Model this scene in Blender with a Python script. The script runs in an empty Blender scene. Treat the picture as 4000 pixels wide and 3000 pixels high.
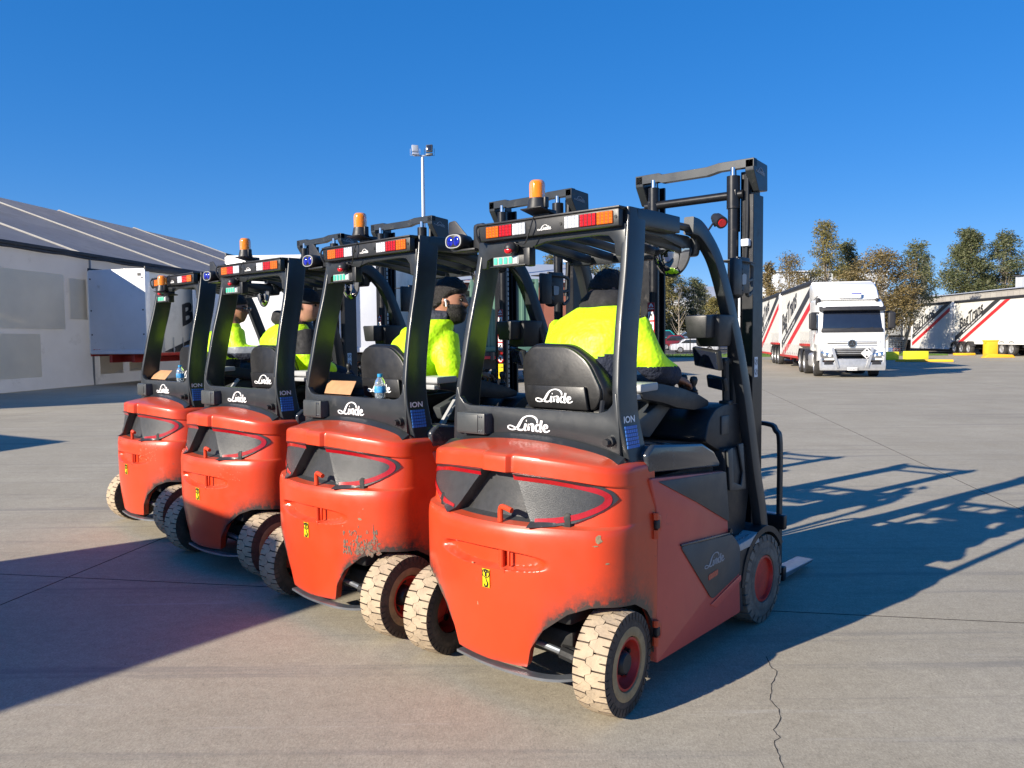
import bpy, bmesh, math, random
from mathutils import Vector, Matrix, noise
from math import sin, cos, pi, radians, sqrt
random.seed(7)
sc = bpy.context.scene
COL = sc.collection
# ------------------------------------------------------------------ camera
cam = bpy.data.cameras.new('camera'); camo = bpy.data.objects.new('camera', cam); COL.objects.link(camo)
PITCH, ROLL = .05668, -.0100
_f = Vector((0, cos(PITCH), -sin(PITCH))); _r0 = Vector((1, 0, 0)); _u0 = Vector((0, sin(PITCH), cos(PITCH)))
_r = _r0*cos(ROLL)+_u0*sin(ROLL); _u = _u0*cos(ROLL)-_r0*sin(ROLL)
camo.matrix_world = Matrix(((_r.x, _u.x, -_f.x, 0), (_r.y, _u.y, -_f.y, 0), (_r.z, _u.z, -_f.z, 1.6), (0, 0, 0, 1)))
cam.sensor_width = 36; cam.lens = 3082.93/4000*36; cam.clip_start = .05; cam.clip_end = 3000
sc.camera = camo
# ------------------------------------------------------------------ sky, sun, exposure
SUN_AZ, SUN_EL = radians(53.9), radians(23.2)      # azimuth the light travels to, measured from +Y towards +X
world = bpy.data.worlds.new('World'); sc.world = world; world.use_nodes = True
wn, wl = world.node_tree.nodes, world.node_tree.links
wn.clear()
wo = wn.new('ShaderNodeOutputWorld'); bg = wn.new('ShaderNodeBackground'); sky = wn.new('ShaderNodeTexSky')
sky.sky_type = 'NISHITA'; sky.sun_disc = False; sky.sun_elevation = SUN_EL
sky.sun_rotation = pi+SUN_AZ
sky.air_density = .7; sky.dust_density = 0; sky.ozone_density = 7.5; sky.altitude = 50
hs = wn.new('ShaderNodeHueSaturation'); hs.inputs['Saturation'].default_value = 1.68; hs.inputs['Value'].default_value = 1.34; hs.inputs['Hue'].default_value = .517
gm = wn.new('ShaderNodeGamma'); gm.inputs[1].default_value = .45; wl.new(sky.outputs[0], gm.inputs[0])
wl.new(gm.outputs[0], hs.inputs['Color']); wl.new(hs.outputs[0], bg.inputs['Color']); bg.inputs['Strength'].default_value = .15
wl.new(bg.outputs[0], wo.inputs['Surface'])
sun = bpy.data.lights.new('sun', 'SUN'); suno = bpy.data.objects.new('sun', sun); COL.objects.link(suno)
sun.energy = 4.6; sun.angle = radians(.5); sun.color = (1, .90, .76)
_d = Vector((sin(SUN_AZ)*cos(SUN_EL), cos(SUN_AZ)*cos(SUN_EL), -sin(SUN_EL)))
suno.rotation_euler = _d.to_track_quat('-Z', 'Y').to_euler(); suno.location = (-20, -20, 20)
sc.view_settings.view_transform = 'Standard'; sc.view_settings.look = 'None'
sc.view_settings.exposure = .92; sc.view_settings.gamma = 1; sc.view_settings.use_curve_mapping = False

# ------------------------------------------------------------------ materials
MATS = {}
def mat(name, col, rough=.5, metal=0., var=.12, vs=4., bump=0., bs=60., dirt=None, coat=0., top=None, emit=None, trans=0., spec=.5, objrand=True, var2=None, bd=.01, transl=0., grime=False):
    """procedural principled: large soft variation, fine grain, optional dirt (colour, amount, scale, threshold) and dust on upward faces"""
    if name in MATS: return MATS[name]
    m = bpy.data.materials.new(name); m.use_nodes = True; MATS[name] = m
    n, l = m.node_tree.nodes, m.node_tree.links
    p = n['Principled BSDF']; p.inputs['Metallic'].default_value = metal
    p.inputs['Specular IOR Level'].default_value = spec
    p.inputs['Coat Weight'].default_value = coat; p.inputs['Coat Roughness'].default_value = .12
    p.inputs['Transmission Weight'].default_value = trans
    tc = n.new('ShaderNodeTexCoord'); oi = n.new('ShaderNodeObjectInfo')
    ad = n.new('ShaderNodeVectorMath'); ad.operation = 'ADD'; l.new(tc.outputs['Object'], ad.inputs[0])
    if objrand:
        mu = n.new('ShaderNodeVectorMath'); mu.operation = 'SCALE'; mu.inputs[0].default_value = (17, 31, 23); l.new(oi.outputs['Random'], mu.inputs['Scale'])
        l.new(mu.outputs[0], ad.inputs[1])
    def nz(scale, detail=4., rough_=.6):
        x = n.new('ShaderNodeTexNoise'); x.inputs['Scale'].default_value = scale; x.inputs['Detail'].default_value = detail; x.inputs['Roughness'].default_value = rough_
        l.new(ad.outputs[0], x.inputs['Vector']); return x.outputs['Fac']
    def mr(src, a, b, c, d):
        x = n.new('ShaderNodeMapRange'); x.inputs[1].default_value = a; x.inputs[2].default_value = b; x.inputs[3].default_value = c; x.inputs[4].default_value = d
        l.new(src, x.inputs[0]); return x.outputs[0]
    def mix(f, a, b):
        x = n.new('ShaderNodeMix'); x.data_type = 'RGBA'
        l.new(f, x.inputs[0]) if not isinstance(f, float) else setattr(x.inputs[0], 'default_value', f)
        for s, v in ((6, a), (7, b)):
            if isinstance(v, tuple): x.inputs[s].default_value = (*v, 1)
            else: l.new(v, x.inputs[s])
        return x.outputs[2]
    c = col
    if var:
        f = mr(nz(vs), .3, .7, 0, 1)
        c = mix(f, tuple(max(0, v*(1-var)) for v in col), tuple(min(1, v*(1+var)) for v in col))
        if var2: c = mix(mr(nz(var2[1], 2.), .45, .6, 0, 1), c, var2[0])
    r_out = None
    if grime:
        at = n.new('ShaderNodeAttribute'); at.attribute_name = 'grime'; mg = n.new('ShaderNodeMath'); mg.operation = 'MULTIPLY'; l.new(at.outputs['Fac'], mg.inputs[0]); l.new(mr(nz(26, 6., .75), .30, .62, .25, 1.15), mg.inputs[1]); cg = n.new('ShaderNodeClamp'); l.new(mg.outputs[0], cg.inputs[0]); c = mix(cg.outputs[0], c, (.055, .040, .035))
    if dirt:
        dc, amt, ds, th = dirt
        d1 = mr(nz(ds, 6., .7), th, th+.12, 0, amt)
        c = mix(d1, c, dc); r_out = d1
    if top:
        g = n.new('ShaderNodeNewGeometry'); sp = n.new('ShaderNodeSeparateXYZ'); l.new(g.outputs['Normal'], sp.inputs[0])
        tmask = mr(sp.outputs['Z'], .55, .95, 0, 1); k = n.new('ShaderNodeMath'); k.operation = 'MULTIPLY'
        l.new(tmask, k.inputs[0]); l.new(mr(nz(top[2], 5.), .35, .65, top[1]*.25, top[1]), k.inputs[1]); c = mix(k.outputs[0], c, top[0]); 
        r_out = k.outputs[0] if r_out is None else r_out
    if isinstance(c, tuple): p.inputs['Base Color'].default_value = (*c, 1)
    else: l.new(c, p.inputs['Base Color'])
    rr = mr(nz(vs*3.3), .3, .7, max(.02, rough*.85), min(1, rough*1.15))
    if r_out is not None:
        x = n.new('ShaderNodeMix'); l.new(r_out, x.inputs[0]); l.new(rr, x.inputs[2]); x.inputs[3].default_value = .9; rr = x.outputs[0]
    l.new(rr, p.inputs['Roughness'])
    if bump:
        b = n.new('ShaderNodeBump'); b.inputs['Strength'].default_value = bump; b.inputs['Distance'].default_value = bd
        l.new(nz(bs, 3.), b.inputs['Height']); l.new(b.outputs[0], p.inputs['Normal'])
    if transl:
        tr = n.new('ShaderNodeBsdfTranslucent'); ms = n.new('ShaderNodeMixShader'); ms.inputs[0].default_value = transl
        if isinstance(c, tuple): tr.inputs['Color'].default_value = (*c, 1)
        else: l.new(c, tr.inputs['Color'])
        l.new(p.outputs[0], ms.inputs[1]); l.new(tr.outputs[0], ms.inputs[2]); l.new(ms.outputs[0], n['Material Output'].inputs['Surface'])
    if emit: p.inputs['Emission Color'].default_value = (*emit[0], 1); p.inputs['Emission Strength'].default_value = emit[1]
    return m

# ------------------------------------------------------------------ mesh builder
class MB:
    def __init__(s): s.b = bmesh.new(); s.mi = 0
    def _new(s, faces):
        for f in faces: f.material_index = s.mi
        return faces
    def poly(s, pts):
        f = s.b.faces.new([s.b.verts.new(p) for p in pts]); f.material_index = s.mi; return f
    def box(s, c, d, rot=None, bev=0, seg=2, taper=None):
        v = []
        for i in (-1, 1):
            for j in (-1, 1):
                for k in (-1, 1):
                    q = Vector((i*d[0]/2, j*d[1]/2, k*d[2]/2))
                    if taper and k > 0: q.x *= taper; q.y *= taper
                    if rot: q = rot @ q
                    v.append(s.b.verts.new(q+Vector(c)))
        fs = [s.b.faces.new([v[i] for i in q]) for q in ((0, 1, 3, 2), (4, 6, 7, 5), (0, 4, 5, 1), (2, 3, 7, 6), (0, 2, 6, 4), (1, 5, 7, 3))]
        s._new(fs)
        if bev: s.bevel(fs, bev, seg)
        return s
    def bevel(s, fs, bev, seg=2, ang=25):
        es = set(e for f in fs for e in f.edges)
        s.b.normal_update()
        es = [e for e in es if len(e.link_faces) == 2 and e.calc_face_angle(0) > radians(ang)]
        r = bmesh.ops.bevel(s.b, geom=es, offset=bev, segments=seg, profile=.5, affect='EDGES', clamp_overlap=True)
        for f in r['faces']: f.material_index = s.mi
    def prism(s, pts, axis, a, b, bev=0, seg=2, f3=None, ang=25):
        """2D outline extruded along axis from a to b"""
        def P(p, t):
            q = {'x': (t, p[0], p[1]), 'y': (p[0], t, p[1]), 'z': (p[0], p[1], t)}[axis]
            return f3(Vector(q)) if f3 else q
        A = [s.b.verts.new(P(p, a)) for p in pts]; Bv = [s.b.verts.new(P(p, b)) for p in pts]
        n = len(pts); fs = [s.b.faces.new(A), s.b.faces.new(Bv[::-1])]
        for i in range(n): fs.append(s.b.faces.new((A[i], Bv[i], Bv[(i+1) % n], A[(i+1) % n])))
        s._new(fs); bmesh.ops.recalc_face_normals(s.b, faces=fs)
        if bev: s.bevel(fs, bev, seg, ang)
        return s
    def rings(s, rs, cap=True, closed=True):
        vs = [[s.b.verts.new(p) for p in r] for r in rs]; fs = []
        for a, b in zip(vs, vs[1:]):
            n = len(a)
            for i in range(n if closed else n-1): fs.append(s.b.faces.new((a[i], a[(i+1) % n], b[(i+1) % n], b[i])))
        if cap and closed: fs.append(s.b.faces.new(vs[0][::-1])); fs.append(s.b.faces.new(vs[-1]))
        s._new(fs)
        if closed: bmesh.ops.recalc_face_normals(s.b, faces=fs)
        return s
    def tube(s, pts, r, seg=8, sec=None, up=None):
        """sweep a round (or sec: list of 2D points) section along pts; r scalar or list"""
        pts = [Vector(p) for p in pts]; n = len(pts); rs = []
        t0 = (pts[1]-pts[0]).normalized(); u = Vector(up) if up else (Vector((0, 0, 1)) if abs(t0.z) < .9 else Vector((1, 0, 0)))
        for i, p in enumerate(pts):
            t = ((pts[min(i+1, n-1)]-pts[max(i-1, 0)])).normalized()
            if up is None or i == 0: pass
            a = (u-t*u.dot(t)).normalized()
            if up is None: u = a
            b = t.cross(a); ri = r[i] if isinstance(r, (list, tuple)) else r
            k = 1.0
            if 0 < i < n-1:
                c = max(.5, (pts[i+1]-p).normalized().dot((p-pts[i-1]).normalized())); k = 1
            if sec: rs.append([p+a*q[0]*(ri)+b*q[1]*(ri) for q in sec])
            else: rs.append([p+a*cos(2*pi*j/seg)*ri+b*sin(2*pi*j/seg)*ri for j in range(seg)])
        return s.rings(rs)
    def cyl(s, a, b, r, seg=16, r2=None): return s.tube([a, b], [r, r if r2 is None else r2], seg)
    def lathe(s, prof, c=(0, 0, 0), ax='y', seg=24, ang=2*pi):
        c = Vector(c); rs = []
        for j in range(seg):
            t = ang*j/seg; row = []
            for r, h in prof:
                q = {'y': (r*cos(t), h, r*sin(t)), 'z': (r*cos(t), r*sin(t), h), 'x': (h, r*cos(t), r*sin(t))}[ax]
                row.append(c+Vector(q))
            rs.append(row)
        vs = [[s.b.verts.new(p) for p in r] for r in rs]; fs = []
        for j in range(seg):
            a, b = vs[j], vs[(j+1) % seg]
            for i in range(len(prof)-1): fs.append(s.b.faces.new((a[i], a[i+1], b[i+1], b[i])))
        s._new(fs); bmesh.ops.remove_doubles(s.b, verts=[v for r in vs for v in r], dist=1e-6)
        s.b.normal_update(); return s
    def sphere(s, c, r, seg=12, sc_=(1, 1, 1)):
        x = bmesh.ops.create_uvsphere(s.b, u_segments=seg, v_segments=max(6, seg*2//3), radius=r, matrix=Matrix.Translation(c) @ Matrix.Diagonal((*sc_, 1)))
        for v in x['verts']:
            for f in v.link_faces: f.material_index = s.mi
        return s
    def grid(s, nu, nv, fn):
        vs = [[s.b.verts.new(fn(i/nu, j/nv)) for j in range(nv+1)] for i in range(nu+1)]
        fs = [s.b.faces.new((vs[i][j], vs[i+1][j], vs[i+1][j+1], vs[i][j+1])) for i in range(nu) for j in range(nv)]
        return s._new(fs)
    def obj(s, name, mats, parent=None, smooth=35, merge=0, tri=False):
        if merge: bmesh.ops.remove_doubles(s.b, verts=s.b.verts, dist=merge)
        me = bpy.data.meshes.new(name)
        s.b.to_mesh(me); s.b.free()
        for m in (mats if isinstance(mats, (list, tuple)) else [mats]): me.materials.append(m)
        if smooth:
            me.polygons.foreach_set('use_smooth', [True]*len(me.polygons)); me.set_sharp_from_angle(angle=radians(smooth))
        o = bpy.data.objects.new(name, me); COL.objects.link(o)
        if parent: o.parent = parent
        return o
def tag(o, label=None, cat=None, group=None, kind=None):
    if label: o['label'] = label
    if cat: o['category'] = cat
    if group: o['group'] = group
    if kind: o['kind'] = kind
    return o
def thing(name, label, cat, loc=(0, 0, 0), rz=0, group=None):
    o = bpy.data.objects.new(name, None); COL.objects.link(o); o.location = loc; o.rotation_euler = (0, 0, rz); o.empty_display_size = .3
    return tag(o, label, cat, group)
def copy_tree(o, parent=None, skip=()):
    c = o.copy(); COL.objects.link(c); c.parent = parent
    for ch in o.children:
        if ch.name.split('.')[0] in skip: continue
        copy_tree(ch, c, skip)
    return c
def gp(px, py, z=0.):
    """place on the ground plane seen at a photo position: used only to look up world coordinates of far things"""
    x, y = (px-2000)/3082.93, (py-1500)/3082.93
    d = _f+_r*x-_u*y; t = (z-1.6)/d.z
    return Vector((d.x*t, d.y*t, z))
def cat(pts, n=6):
    """catmull-rom resample"""
    P = [Vector(p) for p in pts]; P = [2*P[0]-P[1]]+P+[2*P[-1]-P[-2]]; out = []
    for i in range(1, len(P)-2):
        for k in range(n):
            t = k/n; a, b, c, d = P[i-1:i+3]
            out.append(.5*((2*b)+(c-a)*t+(2*a-5*b+4*c-d)*t*t+(3*b-a-3*c+d)*t**3))
    return out+[P[-2]]
def strokes(mb, sts, O, U, V, N, scale, th=.003, n=4):
    """ribbon lettering: sts = list of [(u,v,width)...] mapped on plane O + U*u + V*v"""
    O, U, V, N = (Vector(q) for q in (O, U, V, N))
    for st in sts:
        P = cat([(a, b, c) for a, b, c in st], n); L, R = [], []
        for i, p in enumerate(P):
            q = P[min(i+1, len(P)-1)]-P[max(i-1, 0)]; d = Vector((q.x, q.y)); d = d.normalized() if d.length > 1e-6 else Vector((1, 0)); nn = Vector((-d.y, d.x))*p.z/2
            L.append((p.x+nn.x, p.y+nn.y)); R.append((p.x-nn.x, p.y-nn.y))
        def M(q, h): return O+U*q[0]*scale+V*q[1]*scale+N*h
        a = [mb.b.verts.new(M(q, th)) for q in L]; b = [mb.b.verts.new(M(q, th)) for q in R]
        c = [mb.b.verts.new(M(q, 0)) for q in L]; d = [mb.b.verts.new(M(q, 0)) for q in R]; m = len(a)
        for i in range(m-1):
            for f in ((a[i], b[i], b[i+1], a[i+1]), (c[i], a[i], a[i+1], c[i+1]), (b[i], d[i], d[i+1], b[i+1])):
                mb.b.faces.new(f).material_index = mb.mi
SCRIPT = [[(.70, .235, .03), (.695, .31, .05), (.64, .38, .05), (.54, .41, .04), (.44, .385, .04), (.36, .32, .055), (.30, .21, .07), (.25, .11, .07), (.18, .04, .05), (.10, .015, .035), (.02, .04, .035), (.01, .10, .035), (.07, .12, .035), (.16, .085, .04), (.25, .035, .055), (.33, .025, .05), (.38, .06, .03)],
 [(.435, .20, .065), (.41, .09, .065), (.405, .03, .05), (.45, .03, .03)], [(.44, .275, .05), (.46, .275, .05)],
 [(.515, .20, .065), (.49, .03, .065)], [(.50, .12, .03), (.55, .195, .045), (.60, .18, .065), (.59, .09, .065), (.585, .03, .05), (.63, .03, .03)],
 [(.755, .17, .04), (.71, .20, .045), (.665, .13, .06), (.675, .045, .06), (.72, .03, .045), (.76, .07, .04)], [(.80, .31, .065), (.775, .15, .065), (.765, .03, .055), (.81, .03, .03)],
 [(.85, .105, .035), (.92, .13, .04), (.925, .18, .045), (.88, .20, .05), (.845, .13, .065), (.86, .045, .06), (.92, .03, .045), (.985, .075, .03)]]
SCRIPT = [[(a, b, c*.86) for a, b, c in st] for st in SCRIPT]
def logo(mb, O, U, V, N, w, th=.003): strokes(mb, SCRIPT, O, U, Vector(V)*.70, N, w, th)
def text(mb, s, O, U, V, N, size, th=.003, shear=0, ysh=0, bold=.02, sx=1, align='LEFT', fit=None):
    cu = bpy.data.curves.new('t', 'FONT'); cu.body = s; cu.size = 1; cu.offset = bold; cu.align_x = align; cu.fill_mode = 'FRONT'; cu.resolution_u = 3
    o = bpy.data.objects.new('t', cu); COL.objects.link(o); dg = bpy.context.evaluated_depsgraph_get(); dg.update()
    me = bpy.data.meshes.new_from_object(o.evaluated_get(dg))
    if fit: sx = fit/(max(v.co.x for v in me.vertices)*size)
    O, U, V, N = (Vector(q) for q in (O, U, V, N)); base = []
    for v in me.vertices:
        x, y = v.co.x*sx+v.co.y*shear, v.co.y; y += x*ysh
        base.append(mb.b.verts.new(O+(U*x+V*y)*size+N*th))
    for p in me.polygons:
        try: mb.b.faces.new([base[i] for i in p.vertices]).material_index = mb.mi
        except ValueError: pass
    bpy.data.objects.remove(o); bpy.data.meshes.remove(me); bpy.data.curves.remove(cu)
def remesh(parts, name, mats, parent, voxel=.012, smooth_it=4):
    """join closed lumps into one continuous skin"""
    mb = MB(); 
    for f in parts: f(mb)
    me = bpy.data.meshes.new('tmp'); mb.b.to_mesh(me); mb.b.free(); o = bpy.data.objects.new('tmp', me); COL.objects.link(o)
    m = o.modifiers.new('r', 'REMESH'); m.mode = 'VOXEL'; m.voxel_size = voxel; m.use_smooth_shade = True
    s = o.modifiers.new('s', 'SMOOTH'); s.iterations = smooth_it; s.factor = .5
    dg = bpy.context.evaluated_depsgraph_get(); dg.update(); me2 = bpy.data.meshes.new_from_object(o.evaluated_get(dg)); me2.name = name
    bpy.data.objects.remove(o); bpy.data.meshes.remove(me)
    me2.materials.clear()
    for mm in (mats if isinstance(mats, (list, tuple)) else [mats]): me2.materials.append(mm)
    me2.polygons.foreach_set('use_smooth', [True]*len(me2.polygons)); me2.polygons.foreach_set('material_index', [0]*len(me2.polygons))
    ob = bpy.data.objects.new(name, me2); COL.objects.link(ob); ob.parent = parent; return ob
# ------------------------------------------------------------------ forklift materials
M_red = mat('red_paint', (.62, .050, .010), .36, var=.05, vs=3, coat=.30, grime=True, bump=.03, bs=160, dirt=((.12, .07, .055), .65, 9., .66), top=((.33, .12, .07), .55, 9.))
M_redoor = mat('faded_red_door_paint', (.60, .100, .070), .42, var=.08, vs=3, coat=.12, bump=.02, bs=220, dirt=((.16, .09, .07), .5, 6., .62))
M_redin = mat('red_wheel_paint', (.48, .030, .020), .4, var=.2, vs=14, dirt=((.14, .07, .05), .6, 20., .60))
M_grey = mat('graphite_paint', (.030, .034, .038), .36, metal=.25, var=.12, vs=4, coat=.15, bump=.02, bs=300, dirt=((.10, .09, .08), .35, 8., .6))
M_greyp = mat('grey_side_panel_paint', (.050, .056, .058), .42, var=.12, vs=5, bump=.03, bs=300)
M_cover = mat('glossy_cover_plastic', (.030, .036, .045), .16, var=.12, vs=4, coat=.5, dirt=((.12, .11, .10), .5, 6., .58))
M_blk = mat('black_plastic', (.017, .018, .020), .45, var=.15, vs=8, bump=.05, bs=260)
M_mast = mat('black_mast_steel', (.014, .015, .018), .33, metal=.3, var=.2, vs=6, dirt=((.06, .05, .045), .4, 9., .6))
M_seat = mat('black_seat_vinyl', (.011, .011, .0115), .40, var=.2, vs=6, bump=.04, bs=70, coat=.1)
M_chrome = mat('chromed_steel', (.72, .73, .75), .18, metal=1., var=.05)
M_steel = mat('worn_fork_steel', (.32, .35, .38), .34, metal=.8, var=.2, vs=7, dirt=((.12, .10, .09), .5, 14., .6))
M_lightp = mat('grained_light_panel', (.040, .042, .045), .34, var=.15, vs=30, bump=.14, bs=260, dirt=((.10, .09, .08), .25, 7., .62))
M_refl = mat('red_reflector_tape', (.36, .004, .008), .25, var=.12, vs=40, coat=.4)
M_white = mat('white_lettering', (.80, .80, .80), .5, var=.03)
M_greyw = mat('grey_lettering', (.30, .31, .33), .5, var=.03)
M_tread = mat('dusty_tan_tread', (.40, .315, .215), .85, var=.16, vs=14, bump=.35, bs=90, dirt=((.14, .11, .085), .55, 22., .60))
M_tyre = mat('brown_black_tyre_wall', (.085, .060, .043), .8, var=.3, vs=16, bump=.3, bs=110, dirt=((.15, .11, .075), .6, 12., .52))
M_tyreg = mat('grey_worn_tyre', (.13, .115, .095), .85, var=.25, vs=12, bump=.3, bs=90, dirt=((.26, .22, .17), .6, 10., .5))
M_ring = mat('tan_tyre_bead', (.40, .265, .125), .75, var=.25, vs=18, bump=.2, bs=90, dirt=((.06, .05, .04), .5, 9., .55))
M_amber = mat('amber_lens', (.80, .17, .004), .12, var=.12, vs=60, coat=.5)
M_amberb = mat('amber_beacon_dome', (.95, .30, .01), .12, var=.05, vs=60, trans=.30)
M_ambd = mat('amber_lens_deep', (.30, .055, .002), .3, var=.2, vs=60)
M_redd = mat('red_lens_deep', (.13, .003, .004), .3, var=.2, vs=60)
M_whd = mat('clear_lens_deep', (.24, .26, .29), .3, var=.2, vs=60)
M_redl = mat('red_lens', (.60, .012, .018), .12, var=.2, vs=60, coat=.5)
M_whl = mat('clear_lens', (.72, .75, .80), .12, var=.25, vs=90, coat=.5)
M_blue = mat('blue_lens', (.008, .016, .30), .08, var=.8, vs=60, coat=.6)
M_green = mat('green_lit_cell', (.05, .45, .28), .4, var=.05, emit=((.18, .85, .58), .12))
M_cell = mat('unlit_cell', (.60, .66, .68), .4, var=.05)
M_yel = mat('yellow_sticker', (.80, .62, .01), .4, var=.04)
M_dark = mat('dark_print', (.012, .012, .012), .5, var=.05)
M_screen = mat('tablet_glass', (.015, .02, .035), .05, var=.1, coat=1.)
M_mirror = mat('mirror_glass', (.55, .57, .60), .03, metal=1., var=.01)
M_blueprint = mat('blue_grid_print', (.05, .20, .62), .4, var=.1)
M_silver = mat('silver_plastic', (.36, .37, .37), .4, var=.08)
M_hollow = mat('underbody_black', (.010, .010, .010), .7, var=.2, vs=10, dirt=((.05, .04, .03), .5, 8., .55))

def lerp(a, b, t): return a+(b-a)*t
def interp(x, T):
    if x <= T[0][0]: return T[0][1:] if len(T[0]) > 2 else T[0][1]
    for p, q in zip(T, T[1:]):
        if x <= q[0]:
            t = (x-p[0])/(q[0]-p[0])
            return [lerp(a, b, t) for a, b in zip(p[1:], q[1:])] if len(p) > 2 else lerp(p[1], q[1], t)
    return T[-1][1:] if len(T[-1]) > 2 else T[-1][1]
def sst(a, b, x):
    t = max(0, min(1, (x-a)/(b-a))); return t*t*(3-2*t)
# counterweight surface: t in [-1,1] runs right side -> rear -> left side ; columns beyond |1| run forward along the side
PROF = [(.14, .925, .560), (.17, .935, .568), (.30, .97, .580), (.45, .995, .585), (.60, 1, .585), (.74, 1, .585), (.775, .99, .583), (.796, .965, .581), (.806, .862, .580), (.90, .83, .576), (.985, .805, .572), (.989, .850, .572), (.994, .868, .572), (1.058, .862, .568), (1.067, .855, .564), (1.073, .838, .557), (1.078, .80, .548), (1.088, .68, .52), (1.104, .42, .48), (1.115, .22, .45)]
def plan(t):
    """rear outline, t 0..1 from the middle of the back round the corner to the side (unit half axes)"""
    A, Y1, X2 = .26, .80, -.30
    if t <= .62: Y = t/.62*Y1; return -1+A*(Y/Y1)**2, Y
    xc = -1+A+2*A/Y1*(1-Y1)
    if t <= .9:
        s = (t-.62)/.28; p0, p1, p2 = (-1+A, Y1), (xc, 1), (X2, 1)
        return tuple((1-s)**2*a+2*s*(1-s)*b+s*s*c for a, b, c in zip(p0, p1, p2))
    return X2*(1-(t-.9)/.1), 1
PLT = [(plan(i/400)[1], i/400) for i in range(361)]
def t_of(y, b=.585):
    v = min(1, abs(y)/b)
    lo, hi = 0, 360
    while hi-lo > 1:
        m = (lo+hi)//2
        if PLT[m][0] <= v: lo = m
        else: hi = m
    return math.copysign(PLT[lo][1], y) if y else 0.
def zbot(x, y):
    y = abs(y)
    if x < -.33 or y < .50: return interp(y, [(0, .165), (.215, .172), (.235, .26), (.295, .352), (.40, .436), (.484, .470), (.52, .474)])
    return interp(x, [(-.33, .474), (-.16, .460), (-.06, .405), (-.01, .340), (.015, .20), (.05, .14)])
def cwpt(t, z, off=0., rec=True):
    if abs(t) <= 1:
        k, b = interp(z, PROF); X, Y = plan(abs(t)); X1, Y1 = plan(min(1, abs(t)+.004)); X0, Y0 = plan(max(0, abs(t)-.004)); sg = 1 if t > 0 else -1
        x = .49*k*X; y = b*Y*sg; tx, ty = (X1-X0)*.49*k, (Y1-Y0)*b; L = sqrt(tx*tx+ty*ty) or 1
        nx, ny = -ty/L, tx/L*sg
        z += (.026-.150*y*y)*sst(.83, .985, z)
    else:
        k, b = interp(z, PROF); x = (abs(t)-1)*.5; y = b*(1 if t > 0 else -1); nx, ny = 0, (1 if t > 0 else -1)
    if rec and abs(y) < .45 and x < -.2:
        e = sqrt(abs((y+.006)/.318)**2.4+abs((z-.640)/.045)**2.4)
        d = .048*sst(1.04, .72, e)
        x += d
    if rec and .800 < z < 1.03 and x < -.2: x += .050*sst(.258, .240, abs(y))*sst(.798, .808, z)*sst(1.010, 1.000, z)
    if rec and z > 1.012 and x < -.1:   # notch bulge in the hood lip
        s_ = sst(.082, .064, abs(y+.035)); x -= .024*s_*sst(1.12, 1.085, z)
    return Vector((x+nx*off, y+ny*off, z))
def build_counterweight(root):
    mb = MB(); NC = 220; zr = []
    zz = [.14, .16, .19, .23, .27, .31, .36, .41, .46, .50, .54, .57, .585, .588, .591, .594, .597, .600, .603, .606, .609, .612, .616, .622, .630, .640, .650, .658, .663, .666, .669, .672, .675, .678, .681, .684, .687, .69, .70, .73, .75, .765, .778, .788, .796, .802, .806, .812, .83, .85, .87, .89, .91, .93, .95, .97, .980, .985, .989, .994, 1.0, 1.02, 1.04, 1.058, 1.063, 1.067, 1.070, 1.073, 1.0755, 1.078, 1.083, 1.088, 1.096, 1.104, 1.115]
    ts = [-1.05, -1.03]+[-1+2*i/NC for i in range(NC+1)]+[1.03, 1.05]
    cols = []
    for t in ts:
        p0 = cwpt(t, .45, rec=False); zb = zbot(p0.x, p0.y); col = []
        for z in zz:
            z2 = z if z > .55 else zb+(z-.14)/(.55-.14)*(.55-zb)
            col.append(cwpt(t, z2))
        # roll the bottom edge inwards
        cols.append(col)
    gl = mb.b.verts.layers.float.new('grime')
    vs = [[mb.b.verts.new(p) for p in c] for c in cols]
    for i in range(len(vs)-1):
        for j in range(len(zz)-1): mb.b.faces.new((vs[i][j], vs[i][j+1], vs[i+1][j+1], vs[i+1][j]))
    # top deck closes the hood up to the overhead guard
    m = len(vs)//2
    top = [c[-1] for c in vs]
    for i in range(m):
        a, b, c, d = top[i], top[i+1], top[len(vs)-2-i], top[len(vs)-1-i]
        try: mb.b.faces.new((a, b, c, d) if b is not c else (a, b, d))
        except ValueError: pass
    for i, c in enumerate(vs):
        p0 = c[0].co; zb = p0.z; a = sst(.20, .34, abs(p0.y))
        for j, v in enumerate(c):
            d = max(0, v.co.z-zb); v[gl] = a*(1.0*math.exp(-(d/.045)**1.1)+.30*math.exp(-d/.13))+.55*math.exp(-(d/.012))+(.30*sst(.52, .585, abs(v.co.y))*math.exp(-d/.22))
    bmesh.ops.recalc_face_normals(mb.b, faces=mb.b.faces)
    # outward check
    f = max(mb.b.faces, key=lambda f: -f.calc_center_median().x)
    if f.normal.x > 0: bmesh.ops.reverse_faces(mb.b, faces=mb.b.faces)
    # inner lip (real thickness at the wheel arches)
    r = []
    for i, c in enumerate(vs):
        p = c[0].co; q = c[1].co; inn = Vector((-p.x*.10/.49 if abs(p.x) > .02 else 0, -p.y*.06/.58, .0)); r.append((p+inn*.5+Vector((0, 0, .004)), p+inn*.9+Vector((0, 0, .10))))
    vv = [[mb.b.verts.new(a) for a in q] for q in r]
    for i in range(len(vs)-1):
        mb.b.faces.new((vs[i][0], vs[i+1][0], vv[i+1][0], vv[i][0])); mb.mi = 1
        f = mb.b.faces.new((vv[i][0], vv[i+1][0], vv[i+1][1], vv[i][1])); f.material_index = 1
    o = mb.obj('counterweight', [M_red, M_hollow], root, smooth=32)
    return o
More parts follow.
